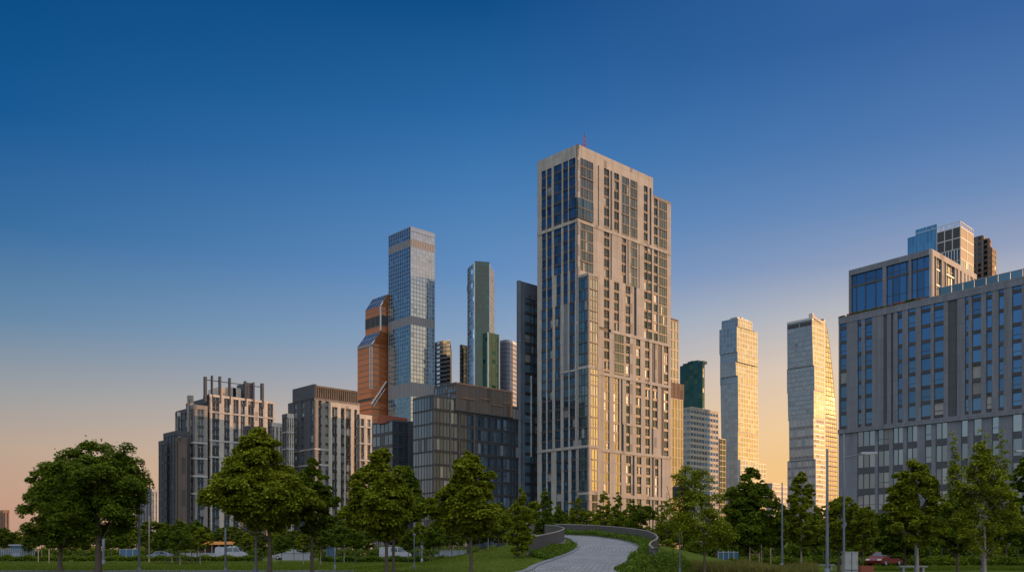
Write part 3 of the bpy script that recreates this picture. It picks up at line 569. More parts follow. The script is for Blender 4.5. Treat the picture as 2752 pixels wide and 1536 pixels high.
    D = 520.0; root = thing('white_banded_block', 'broad block with pale horizontal bands, right of the tallest tower below the green glass tower', 'apartment block', (wx(1855, D), D, 0))
    wb = dict(gl='glass_slate', fr='white_band', wv=.5, wh=.25, pw=2.7, fh=3.3, spf=.42, sp='white_band', alt='core', altp=.2, name='banded_wall')
    loft(root, D, [(1093, 1835, 1855, 1930), (1099, 1835, 1855, 1930), (None, 1835, 1855, 1930)], [dict(l=dict(wb, gl='white_band'), r=dict(wb, gl='white_band', spf=0, wh=.8)), dict(l=wb, r=wb)])
    m = MB(); f = Face((wx(1855, D), D), 46.9, 'R')
    for i in range(8): u = 2 + i * 4.6 + R.uniform(0, 1); f.box(m, u, u + R.uniform(1, 3), wz(1093, D) - 2, wz(1093, D) + R.uniform(.3, 1.4), -8, -5, 'band_fins')
    m.build('roof_plant', root); fix(root)
    D = 640.0; root = thing('dark_narrow_block', 'narrow dark block standing against the left foot of the shifted gold glass tower', 'office block', (wx(1934, D), D, 0))
    dn = dict(GB, gl='glass_dark', fr='frame_dark'); loft(root, D, [(1178, 1929, 1934, 1950), (None, 1929, 1934, 1950)], [dict(l=dn, r=dn)]); fix(root)
    # shifted-block tower
    D = 800.0; root = thing('shifted_glass_tower', 'gold lit glass tower of slightly shifted blocks, standing clear against the sky', 'skyscraper', (wx(1981, D), D, 0))
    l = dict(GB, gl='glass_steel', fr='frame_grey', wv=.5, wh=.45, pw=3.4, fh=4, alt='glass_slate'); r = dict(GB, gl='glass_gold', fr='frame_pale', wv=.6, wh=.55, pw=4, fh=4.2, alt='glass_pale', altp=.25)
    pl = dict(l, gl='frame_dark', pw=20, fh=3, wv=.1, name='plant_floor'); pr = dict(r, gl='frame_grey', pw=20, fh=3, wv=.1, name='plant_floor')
    lv = [(854, 1940, 1983, 2021), (876, 1940, 1983, 2021), (877, 1934, 1980, 2035), (944, 1934, 1980, 2035), (946, 1936, 1982, 2036), (970, 1936, 1982, 2036), (971, 1936, 1977, 2036), (1008, 1936, 1978, 2036), (1009, 1936, 1983, 2036), (1027, 1936, 1983, 2036), (1029, 1937, 1983, 2035), (1158, 1939, 1984, 2038), (1160, 1939, 1983, 2037), (None, 1947, 1983, 2037)]
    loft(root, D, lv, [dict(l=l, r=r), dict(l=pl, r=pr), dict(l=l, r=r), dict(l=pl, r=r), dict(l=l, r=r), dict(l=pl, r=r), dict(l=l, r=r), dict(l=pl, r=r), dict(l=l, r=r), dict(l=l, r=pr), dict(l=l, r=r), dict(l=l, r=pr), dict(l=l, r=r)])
    m = MB(); f = Face((wx(1983, D), D), 46.9, 'R')
    for x0, x1, h in ((1986, 1994, 3), (1998, 2003, 4.5), (2006, 2016, 3.2)): f.box(m, f.u(x0), f.u(x1), wz(854, D) - 2, wz(854, D) + h * .6, -9, -2, 'frame_grey')
    m.build('roof_plant', root); fix(root)
    D = 760.0; root = thing('podium_block', 'low pale block at the right foot of the shifted gold glass tower', 'office block', (wx(1990, D), D, 0))
    pb = dict(GB, gl='glass_grey', fr='frame_pale', wv=.8, wh=.8, pw=4, fh=4, spf=.3, sp='white_band'); loft(root, D, [(1235, 1984, 1989, 2037), (None, 1984, 1989, 2037)], [dict(l=pb, r=pb)])
    loft(root, D + 20, [(1245, 2030, 2036, 2058), (None, 2030, 2036, 2058)], [dict(l=pb, r=pb)]); fix(root)
    # stepped tower and its sail
    D = 700.0; root = thing('stepped_glass_tower', 'grey glass tower in shifted tiers with a gold right side, closest to the right block', 'skyscraper', (wx(2185, D), D, 0))
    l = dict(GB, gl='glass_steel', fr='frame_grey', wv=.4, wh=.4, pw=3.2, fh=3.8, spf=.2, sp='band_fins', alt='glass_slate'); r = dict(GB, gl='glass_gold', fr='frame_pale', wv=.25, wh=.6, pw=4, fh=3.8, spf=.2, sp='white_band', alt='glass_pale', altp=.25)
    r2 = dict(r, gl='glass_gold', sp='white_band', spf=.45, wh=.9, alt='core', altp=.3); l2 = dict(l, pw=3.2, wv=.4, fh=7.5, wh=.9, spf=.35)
    tp = dict(l, gl='core', fr='frame_grey', pw=12, fh=6, spf=0, wv=.6, name='open_roof'); 
    lv = [(853, 2116, 2182, 2213), (862, 2116, 2182, 2213), (874, 2116, 2182, 2213), (980, 2117, 2185, 2214), (982, 2115.5, 2188, 2214), (1046, 2116, 2189, 2214), (1048, 2117.5, 2187, 2214), (1122, 2119, 2187, 2214), (1124, 2121, 2186, 2214), (1232, 2122, 2187, 2216), (1234, 2117, 2192, 2218), (None, 2117, 2193, 2218)]
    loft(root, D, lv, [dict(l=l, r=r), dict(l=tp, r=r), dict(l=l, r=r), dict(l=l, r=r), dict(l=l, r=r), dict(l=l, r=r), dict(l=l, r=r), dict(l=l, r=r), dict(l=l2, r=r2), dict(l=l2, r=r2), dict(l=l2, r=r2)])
    m = MB(); f = Face((wx(2182, D), D), -43.1, 'L', .5); f.box(m, 0, f.u(2116), wz(853, D) - 1.5, wz(853, D), -.5, 0, 'frame_pale'); g = Face((wx(2182, D), D), 46.9, 'R', .3); 
    g.box(m, 0, 2.2, wz(860, D), wz(841, D), -3, 0, 'frame_pale'); m.poly([g.pt(0, wz(853, D), .2), g.pt(g.u(2213), wz(862, D), .2), g.pt(0, wz(842, D), .2)], 'white_band'); m.build('roof_edge', root); fix(root)
    D = 735.0; root = thing('sail_tower', 'pinkish tower with a curved sail like right edge, behind the stepped glass tower', 'skyscraper', (wx(2215, D), D, 0))
    s = dict(gl='glass_gold', fr='copper_brown', wv=.2, wh=.6, pw=4, fh=4, alt='glass_pale', altp=.2, name='curved_glass_wall'); s2 = dict(s, spf=.45, sp='white_band', wh=.8)
    lv = []
    for y in (857, 890, 930, 970, 1010, 1060, 1110, 1170, 1250): lv.append((y, 2203, 2214, 2216 + 34 * ((y - 857) / 300) ** .62 if y < 1157 else 2250 + (y - 1157) * .006))
    lv.append((None, 2203, 2214, 2251)); n = len(lv) - 1
    loft(root, D, lv, [dict(l=s if i < 6 else s2, r=s if i < 6 else s2) for i in range(n)])
    m = MB(); f = Face((wx(2214, D), D), 46.9, 'R', .4); f.box(m, -1.6, 1.2, 0, wz(858, D), -1, .3, 'frame_dark'); m.build('edge_fin', root); fix(root)
    D = 900.0; root = thing('low_hall', 'low greyish pink building at the skyline between the two gold glass towers', 'building', (wx(2095, D), D, 0))
    pb = dict(gl='white_band', fr='frame_grey', wv=.3, wh=.8, pw=8, fh=5, spf=.3, sp='band_fins'); loft(root, D, [(1304, 2060, 2075, 2135), (None, 2060, 2075, 2135)], [dict(l=pb, r=pb)]); loft(root, D, [(1298, 2062, 2076, 2096), (1306, 2062, 2076, 2096)], [dict(l=pb, r=pb)]); fix(root)
far_towers()
# ================================================================ apartment complexes on the left
def vol(root, wl, D, xl, xc, xr, y, nl=2, nr=3, fl_=.5, fr_=.5, sl='dark_cladding', sr='cream_stone', gl='glass_slate', gr='glass_pale', para=1.6, bands=(), fh=3.4, colsR=None, colsL=None, cutr=0.0, nr_z=None):
    C = (wx(xc, D), D); a, b = Face(C, -43.1, 'L'), Face(C, 46.9, 'R'); uL, uR = a.u(xl), b.u(xr); zt = wz(y, D)
    bz = [0] + sorted(wz(v, D) for v in bands) + [zt - para]
    for k in range(len(bz) - 1):
        z0, z1 = bz[k] + (.3 if k else 0), bz[k + 1] - (.3 if k < len(bz) - 2 else 0)
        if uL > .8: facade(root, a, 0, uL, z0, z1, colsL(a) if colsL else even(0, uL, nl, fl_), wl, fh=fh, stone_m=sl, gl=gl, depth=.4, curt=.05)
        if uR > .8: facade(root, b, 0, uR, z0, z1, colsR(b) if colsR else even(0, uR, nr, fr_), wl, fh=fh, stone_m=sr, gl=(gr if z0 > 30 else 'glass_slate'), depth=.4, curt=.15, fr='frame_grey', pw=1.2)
        if k:
            for f, u, m in ((a, uL, sl), (b, uR, sr)):
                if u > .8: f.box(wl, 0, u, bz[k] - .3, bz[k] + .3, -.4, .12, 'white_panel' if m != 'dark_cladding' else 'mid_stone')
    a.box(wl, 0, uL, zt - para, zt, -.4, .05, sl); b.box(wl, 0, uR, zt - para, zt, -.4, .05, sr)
    core(wl, C, -43.1, uL, 46.9, uR, 0, zt - .3, .38); return C, a, b, zt
def complex_a():
    D = 345.0; root = thing('stepped_apartment_complex', 'stepped dark and cream apartment complex with upright roof posts, behind the tallest maple', 'apartment block', (wx(562, D), D, 0)); wl = MB()
    def px(L): return lambda f: [(f.u(400 + p / 2.497), f.u(400 + q / 2.497), k) for p, q, k in L]
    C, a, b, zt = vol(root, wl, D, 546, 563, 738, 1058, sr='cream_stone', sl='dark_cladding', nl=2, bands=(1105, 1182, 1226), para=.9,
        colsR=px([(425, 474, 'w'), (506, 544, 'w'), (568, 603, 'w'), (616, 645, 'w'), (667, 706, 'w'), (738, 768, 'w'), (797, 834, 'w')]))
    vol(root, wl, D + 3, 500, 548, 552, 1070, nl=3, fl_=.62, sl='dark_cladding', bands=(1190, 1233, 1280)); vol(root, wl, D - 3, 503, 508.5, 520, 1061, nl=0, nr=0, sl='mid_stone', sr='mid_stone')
    vol(root, wl, D - 5, 508, 521, 558, 1086, nl=1, nr=1, fl_=.6, fr_=.45, sl='grey_stone', sr='mid_stone', bands=(1188, 1230, 1278, 1325))
    vol(root, wl, D - 2, 473, 505, 512, 1096, nl=3, fl_=.5); vol(root, wl, D + 2, 471, 476, 488, 1106, nl=0, nr=1)
    vol(root, wl, D - 8, 439, 474, 508, 1156, nl=4, nr=2, fl_=.4, fr_=.3, sr='dark_cladding'); vol(root, wl, D - 10, 472, 476, 502, 1174, nl=0, nr=0, sr='brown_cladding', sl='brown_cladding')
    vol(root, wl, D - 6, 426, 440, 448, 1182, nl=2, fl_=.5, sr='dark_cladding'); vol(root, wl, D + 8, 720, 730, 760, 1134, nl=1, nr=3, fr_=.4)
    vol(root, wl, D - 8, 655, 664, 716, 1143, nl=0, nr=0, sl='dark_cladding', sr='brown_cladding'); wl.build('wall', root)
    f = Face(C, 46.9, 'R'); m = MB()
    tops = [(375, 127, 390), (424, 120, 431), (475, 125, 486), (541, 136, 551), (645, 157, 655), (700, 166, 710), (757, 172, 772)]
    for x0, y0, x1 in tops:
        xa, xb = 400 + x0 / 2.497, 400 + x1 / 2.497; f.box(m, f.u(xa), f.u(xb), zt - 3, f.z(xa, 960 + y0 / 2.497), -1.2, .1, 'dark_cladding')
    f.box(m, f.u(551), f.u(708), zt + 5.2, zt + 5.5, -.6, -.3, 'frame_dark'); m.build('roof_post', root)
    m = MB(); f.box(m, f.u(400 + 488 / 2.497), f.u(400 + 640 / 2.497), zt - 1, f.z(620, 1040), -12, -3, 'cream_stone'); f.box(m, f.u(400 + 553 / 2.497), f.u(400 + 640 / 2.497), zt - 1, f.z(620, 1036), -11, -2.6, 'cream_stone')
    f.box(m, f.u(400 + 585 / 2.497), f.u(400 + 605 / 2.497), zt, zt + 4, -3, -2.5, 'glass_dark'); f.box(m, f.u(400 + 662 / 2.497), f.u(400 + 702 / 2.497), zt - 1, f.z(668, 1027), -9, -.5, 'dark_cladding'); m.build('penthouse', root); fix(root)
complex_a()
def complex_b():
    D = 335.0; root = thing('colonnaded_apartment_block', 'apartment block with a row of roof fins and a cream framed front', 'apartment block', (wx(845, D), D, 0)); wl = MB()
    def px(L): return lambda f: [(f.u(400 + p / 2.497), f.u(400 + q / 2.497), k) for p, q, k in L]
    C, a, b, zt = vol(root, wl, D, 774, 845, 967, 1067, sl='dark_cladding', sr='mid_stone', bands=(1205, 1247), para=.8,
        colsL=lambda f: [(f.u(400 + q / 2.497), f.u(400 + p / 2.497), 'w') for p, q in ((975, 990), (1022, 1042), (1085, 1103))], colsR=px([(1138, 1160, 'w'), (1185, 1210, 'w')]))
    f0 = Face(C, -43.1, 'L', .05); f0.box(wl, 0, f0.u(786), zt - .5, f0.z(844, 1031), -1.0, 0, 'dark_cladding'); wl_top = Face(C, 46.9, 'R', .02)
    f = Face(C, 46.9, 'R', 1.6); z2 = f.z(889, 1080); u0, u1 = f.u(889), f.u(966)
    facade(root, f, u0, u1, 0, z2 - 1.6, [(f.u(400 + p / 2.497), f.u(400 + q / 2.497), 'w') for p, q in ((1230, 1266), (1288, 1314), (1323, 1357), (1378, 1398))], wl, fh=3.4, stone_m='cream_stone', gl='glass_gold', fr='frame_grey', depth=.5, curt=.2)
    f.box(wl, u0, u1, z2 - 1.6, z2, -.5, 0, 'cream_stone'); f.box(wl, u0, u0 + .5, 0, z2, -1.6, -.5, 'cream_stone'); f.box(wl, u0 + .5, u1, z2 - 1.5, z2 - .1, -1.6, -.5, 'cream_stone')
    vol(root, wl, D + 4, 758, 772, 790, 1110, nl=2, sl='dark_cladding', bands=(1160, 1205, 1250)); vol(root, wl, D + 6, 960, 966, 1000, 1112, nl=0, nr=2, sr='cream_stone', bands=(1145, 1190, 1235)); wl.build('wall', root)
    m = MB(); g = Face(C, 46.9, 'R', .1); n = 20; ue = g.u(962)
    for i in range(n):
        u = .4 + (ue - 1) * i / (n - 1); g.box(m, u, u + .55, zt - .5, g.z(850, 1040), -1.2, 0, 'brown_cladding')
    g.box(m, 0, ue, g.z(850, 1040), g.z(850, 1040) + .7, -1.3, .1, 'brown_cladding'); g.box(m, .2, ue, zt - .5, g.z(850, 1044), -4, -3, 'dark_cladding'); m.build('roof_colonnade', root); fix(root)
complex_b()
# ================================================================ dark glass offices in the middle
def offices():
    D = 272.0; root = thing('dark_office_block', 'dark glass office block with a large brown clad box on top', 'office block', (wx(1163, D), D, 0))
    lf = dict(gl='glass_slate', fr='frame_dark', wv=.22, wh=.5, pw=1.9, fh=4.2, spf=.12, sp='frame_dark', alt='glass_smoke', altp=.2, name='curtain_wall'); rf = dict(lf, gl='glass_smoke', fr='frame_dark', wv=.28, wh=.8, pw=1.7, alt='curtain', altp=.07)
    C, L, Rr = rays(1110.6, 1163, 1402, D); fl, fr = Face(C, -43.1, 'L'), Face(C, 46.9, 'R'); zt = wz(1064, D); uL, uR = fl.u(1110.6), fr.u(1402)
    fh = 4.15; n = 12
    for k in range(n):
        z1 = zt - k * fh; z0 = max(z1 - fh, 0)
        if z1 < .5: break
        for fc, u, s in ((fl, uL, lf), (fr, uR, rf)):
            mb = MB(); nu = max(1, int(u / 1.35)); t0 = z0 + (.7 if fc is fr else .35)
            curtain(mb, fc.pt(0, t0), fc.pt(u, t0), fc.pt(u, z1), fc.pt(0, z1), nu, 1, s['gl'], 'frame_dark', .12 if fc is fl else .16, .14, alt=('glass_slate' if k % 3 else s['alt']), altp=.22 if fc is fr else .15)
            fc.box(mb, 0, u, z0, t0, -.3, .18 if k % 3 == 0 else .08, 'spandrel'); mb.build('window_band', root)
    wl = MB(); core(wl, C, -43.1, uL, 46.9, uR, 0, zt - .1, .15); fr.box(wl, 0, .35, 0, zt, -.3, .2, 'frame_dark'); fl.box(wl, 0, uL, zt, zt + .6, -.5, .1, 'frame_dark'); fr.box(wl, 0, uR, zt, zt + .5, -.5, .2, 'frame_dark')
    for x in (1208, 1232, 1272): fr.box(wl, fr.u(x), fr.u(x) + .5, zt - 22, zt - 1, 0, .25, 'brown_cladding')
    wl.build('frame', root)
    Cb = fr.pt(fr.u(1222), 0, .5)[:2]; bl, br = Face(Cb, -43.1, 'L'), Face(Cb, 46.9, 'R'); zb0 = br.z(1222, 1099); zb1 = br.z(1222, 1025.5); ub = br.u(1377); ul = bl.u(1168)
    bm = MB(); br.box(bm, 0, ub, zb0, zb1, -6, 0, 'brown_cladding')
    for (x, y, w) in ((1240, 1068, 36), (1292, 1070, 22), (1317, 1086, 34), (1352, 1081, 18)): br.box(bm, br.u(x), br.u(x + w), br.z(x, y) - .12, br.z(x, y) + .12, 0, .2, 'copper_brown')
    for x in (1262, 1288, 1320, 1352): br.box(bm, br.u(x), br.u(x) + .12, zb0, zb1, 0, .08, 'dark_cladding')
    br.box(bm, 0, ub, zb1 - .5, zb1 + .01, 0, .12, 'copper_brown'); br.box(bm, ub - .8, ub, zb0, zb1, 0, .1, 'copper_brown'); br.box(bm, 0, ub, zb0 - .35, zb0, -6, .15, 'frame_dark'); bm.build('brown_box', root)
    tm = MB(); curtain(tm, bl.pt(0, zt), bl.pt(ul, zt), bl.pt(ul, zb1 - .5), bl.pt(0, zb1 - .5), 8, 2, 'glass_slate', 'frame_dark', .15, .3); core(tm, Cb, -43.1, ul, 46.9, ub, zt - 1, zb1 - .2, .15); bl.box(tm, 0, ul, zb1 - .5, zb1, -.3, .06, 'frame_dark'); tm.build('upper_glazing', root); fix(root)
    D = 285.0; root = thing('low_office_block', 'smaller dark glass office block, left of the block with the brown box', 'office block', (wx(1055, D), D, 0))
    C, L, Rr = rays(1001, 1055, 1112, D); fl, fr = Face(C, -43.1, 'L'), Face(C, 46.9, 'R'); zt = wz(1131, D); uL, uR = fl.u(1001), fr.u(1112); wl = MB()
    for k in range(11):
        z1 = zt - k * 4; z0 = max(0, z1 - 4)
        if z1 < .5: break
        for fc, u in ((fl, uL), (fr, uR)):
            mb = MB(); curtain(mb, fc.pt(0, z0 + .8), fc.pt(u, z0 + .8), fc.pt(u, z1), fc.pt(0, z1), int(u / 1.9), 1, 'glass_slate' if fc is fl else 'glass_smoke', 'frame_dark', .16, .2, alt='glass_smoke', altp=.2); fc.box(mb, 0, u, z0, z0 + .8, -.3, .1, 'spandrel'); mb.build('window_band', root)
    core(wl, C, -43.1, uL, 46.9, uR, 0, zt - .1, .15); fr.box(wl, fr.u(1097), uR, 0, zt + .6, -.3, .5, 'dark_cladding'); fl.box(wl, 0, uL, zt, zt + .5, -.4, .1, 'frame_dark'); fr.box(wl, 0, uR, zt, zt + .5, -.4, .1, 'frame_dark'); p = fr.pt(fr.u(1080), 0, -5); wl.box((p[0], p[1], zt + .9), (9, 4, 2.4), 'rust', .8); wl.build('frame', root); fix(root)
offices()
# ================================================================ far apartment slabs on the left
def slabs():
    D = 470.0
    for (nm, lab, xl, xc, xr, y, sr) in (('apartment_slab', 'sunlit orange and white apartment slab left of the stepped complex, behind the lamp post', 369, 408, 424, 1312, 'white_panel'), ('apartment_slab', 'lower pale apartment slab half hidden by the big round tree', 318, 348, 375, 1370, 'white_panel'), ('apartment_slab', 'small brown apartment slab cut by the left edge of the photo', -20, 8, 25, 1369, 'copper_brown')):
        root = thing(nm, lab, 'apartment block', (wx(xc, D), D, 0)); wl = MB()
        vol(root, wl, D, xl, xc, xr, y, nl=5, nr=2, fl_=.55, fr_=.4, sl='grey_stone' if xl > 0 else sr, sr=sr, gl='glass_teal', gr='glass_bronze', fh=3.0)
        wl.build('wall', root); fix(root); D += 15
slabs()
# ================================================================ terrain
def sstep(t): t = max(0.0, min(1.0, t)); return t * t * (3 - 2 * t)
def ground_z(X, D):
    p = max(0.0, .0537 * D - 3.048); p = min(p, 3.9)
    if D > 165: p *= 1 - sstep((D - 165) / 60)
    l0 = -14 + max(0, D - 90) * .12
    return p * sstep((X - l0) / 15.5) * (1 - sstep((X - 15.3) / 8.5))
def plane_z(D): return .0537 * D - 3.048
def terrain():
    xs = sorted(set([-9000, -4000, -1500, -600, -300, -150, -80, -50] + [-40 + i * 1.25 for i in range(65)] + [50, 80, 150, 300, 600, 1500, 4000, 9000]))
    ys = sorted(set([-800, -200, 0, 30] + [44 + i * 1.5 for i in range(125)] + [240, 280, 340, 450, 700, 1200, 2500, 6000, 12000]))
    co = [(x, y, ground_z(x, y)) for y in ys for x in xs]; n = len(xs)
    q = [(j * n + i, j * n + i + 1, (j + 1) * n + i + 1, (j + 1) * n + i) for j in range(len(ys) - 1) for i in range(n - 1)]
    m = mat('lawn', (.034, .058, .004), .95, scale=.9, bump=.6, base2=(.080, .098, .008), spec=.06); 
    o = link('ground', raw_mesh('ground', co, q, ['lawn'], smooth=True)); tag(o, 'green lawn that slopes up towards the paved path', 'ground', kind='structure')
terrain()
def unproj(x, y, hgt=0.0):
    D = (4.648 - hgt) / (.0537 - (HY - y) / F); return (wx(x, D), D)
def catmull(P, n):
    P = [Vector(p) for p in P]; out_ = []
    for i in range(len(P) - 1):
        a, b, c, d = P[max(0, i - 1)], P[i], P[i + 1], P[min(len(P) - 1, i + 2)]
        for k in range(n):
            t = k / n; out_.append(.5 * ((2 * b) + (c - a) * t + (2 * a - 5 * b + 4 * c - d) * t * t + (3 * b - a - 3 * c + d) * t ** 3))
    return out_ + [P[-1]]
def resample(P, n):
    ls = [0]
    for a, b in zip(P, P[1:]): ls.append(ls[-1] + (b - a).length)
    res = []; k = 0
    for i in range(n):
        s = ls[-1] * i / (n - 1)
        while k < len(P) - 2 and ls[k + 1] < s: k += 1
        t = (s - ls[k]) / max(1e-6, ls[k + 1] - ls[k]); res.append(P[k].lerp(P[k + 1], min(1, t)))
    return res
Lpx = [(1418, 1536), (1447, 1521), (1496, 1502.6), (1538, 1487), (1556, 1474), (1559, 1466), (1551, 1455.5), (1543.5, 1449), (1517, 1443)]
Rpx = [(1687, 1536), (1683, 1523), (1690, 1510), (1703, 1500), (1716, 1489.5), (1720, 1479), (1716, 1471), (1698, 1461), (1664, 1451.6), (1611.5, 1443.7), (1572, 1440), (1516, 1437.7)]
LP = [(-4.5, 49), (-1.6, 54.5)] + [unproj(*p) for p in Lpx] + [(4.5, 123), (.5, 126)]
RP = [(5.6, 49), (6.6, 54.5)] + [unproj(*p) for p in Rpx] + [(4, 131), (-1, 134)]
def pz(D): return max(.0, plane_z(D)) if D < 60 else plane_z(D)
def path():
    n = 120; A = resample(catmull([(x, y, 0) for x, y in LP], 8), n); B = resample(catmull([(x, y, 0) for x, y in RP], 8), n); K = 12; co, uv, q = [], [], []; s = 0
    for i in range(n):
        if i: s += ((A[i] + B[i]) / 2 - (A[i - 1] + B[i - 1]) / 2).length
        for k in range(K + 1):
            p = A[i].lerp(B[i], k / K); co.append((p.x, p.y, pz(p.y) + .045)); uv.append((k / K * 6.4, s))
    for i in range(n - 1):
        for k in range(K): a = i * (K + 1) + k; q.append((a, a + 1, a + K + 2, a + K + 1))
    m = mat('pavers', (.20, .195, .198), .85, scale=.5, var=.16); t = m.node_tree; b = t.nodes['Principled BSDF']; src = b.inputs['Base Color'].links[0].from_socket
    bk = t.nodes.new('ShaderNodeTexBrick'); bk.inputs['Scale'].default_value = 1; bk.inputs['Brick Width'].default_value = .8; bk.inputs['Row Height'].default_value = .8; bk.inputs['Mortar Size'].default_value = .05
    bk.inputs['Color1'].default_value = (1, 1, 1, 1); bk.inputs['Color2'].default_value = (.72, .72, .74, 1); bk.inputs['Mortar'].default_value = (.35, .35, .36, 1)
    un = t.nodes.new('ShaderNodeUVMap'); t.links.new(un.outputs[0], bk.inputs['Vector']); mu = t.nodes.new('ShaderNodeMix'); mu.data_type = 'RGBA'; mu.blend_type = 'MULTIPLY'; mu.inputs[0].default_value = 1
    t.links.new(src, mu.inputs[6]); t.links.new(bk.outputs[0], mu.inputs[7]); t.links.new(mu.outputs[2], b.inputs['Base Color'])
    me = raw_mesh('path', co, q, ['pavers'], smooth=True); ul = me.uv_layers.new(name='UVMap'); vi = np.zeros(len(me.loops), dtype=np.int32); me.loops.foreach_get('vertex_index', vi)
    ul.data.foreach_set('uv', np.array(uv, dtype=np.float32)[vi].ravel()); tag(link('path', me), 'light grey paved path that curves up the slope', 'path', kind='structure')
    for P, s, lab in ((A, -1, 'dark slate edging along the lawn side of the path'), (B, 1, 'dark slate edging along the hedge side of the path')):
        mb = MB(); w = .5
        for i in range(n - 1):
            pts = []
            for j in (i, i + 1):
                t_ = (P[min(n - 1, j + 1)] - P[max(0, j - 1)]).normalized(); nn = Vector((-t_.y, t_.x, 0)) * (1 if s < 0 else -1); ww = w * (1.0 if s < 0 else 1 + 1.2 * max(0, 1 - abs(P[j].y - 62) / 9))
                o_ = P[j] + nn * ww; pts.append([(P[j].x, P[j].y, pz(P[j].y) + .10), (o_.x, o_.y, pz(o_.y) + .10), (o_.x, o_.y, pz(o_.y) - .3), (P[j].x, P[j].y, pz(P[j].y))])
            for a in range(4): b_ = (a + 1) % 4; mb.poly([pts[0][a], pts[0][b_], pts[1][b_], pts[1][a]], 'slate')
        tag(mb.build('kerb'), lab, 'kerb', kind='structure')
    return A, B
PA, PB = path()
def pavement():
    mb = MB()
    for x0, x1, d0, d1 in ((-90, -3.5, 67, 73.5),): mb.poly([(x0, d0, .03), (x1, d0, .03), (x1 - 2, d1, .03), (x0, d1, .03)], 'asphalt')
    mb.poly([(19, 50, .03), (90, 44, .03), (90, 60, .03), (19, 63, .03)], 'concrete'); tag(mb.build('pavement'), 'pale footpath strip along the bottom of the photo', 'pavement', kind='structure')
    mb = MB(); mb.poly([(-400, 168, .03), (400, 150, .03), (400, 162, .03), (-400, 182, .03)], 'asphalt'); tag(mb.build('road'), 'road behind the trees', 'road', kind='structure')
pavement()
def rail_wall(name, label, P, h, wall_h=1.0):
    pts = catmull([(x, y, 0) for x, y in P], 12); L = sum((b - a).length for a, b in zip(pts, pts[1:])); n = int(L / .32); pts = resample(pts, n)
    root = thing(name, label, 'railing', (pts[0].x, pts[0].y, plane_z(pts[0].y))); sl, bs = MB(), MB()
    for i, p in enumerate(pts):
        t = pts[min(n - 1, i + 1)] - pts[max(0, i - 1)]; z = pz(p.y); sl.box((p.x, p.y, z + h / 2), (.15, .09, h - .1), 'rail_metal', math.atan2(t.y, t.x))
        if i < n - 1:
            q = pts[i + 1]; c = (p + q) / 2; zz = pz(c.y); a = math.atan2(q.y - p.y, q.x - p.x); d = (q - p).length + .02
            nx, ny = -sin(a) * .05, cos(a) * .05
            sl.poly([(p.x + nx, p.y + ny, pz(p.y) + .05), (q.x + nx, q.y + ny, pz(q.y) + .05), (q.x + nx, q.y + ny, pz(q.y) + h - .08), (p.x + nx, p.y + ny, pz(p.y) + h - .08)], 'rail_metal')
            bs.box((c.x, c.y, zz - .1), (d, .45, .62), 'concrete', a)
    sl.build('panel', root); bs.build('plinth', root)
    hr = MB(); hr.tube([(p.x, p.y, pz(p.y) + h) for p in pts], [.07] * n, 'handrail', 8); hr.build('handrail', root, True); fix(root); return pts
WL = [unproj(x, y, 1.5) for x, y in ((1422, 1444.5), (1450, 1438), (1480, 1432), (1503, 1426), (1515, 1420.5), (1512, 1416.5), (1495, 1412.5), (1465, 1409.5))]
WR = [unproj(x, y, 1.4) for x, y in ((1758, 1474), (1746, 1463), (1750, 1455.5), (1762, 1449), (1767, 1442), (1755, 1432), (1729, 1424), (1664, 1416), (1585, 1410.5), (1507, 1408))] + [(1.5, 134)]
WLp = rail_wall('curved_railing', 'short curved slatted metal railing on the lawn side of the path', WL, 1.5)
WRp = rail_wall('curved_railing', 'long curved slatted metal railing with a curled end, outer side of the path', WR, 1.4)
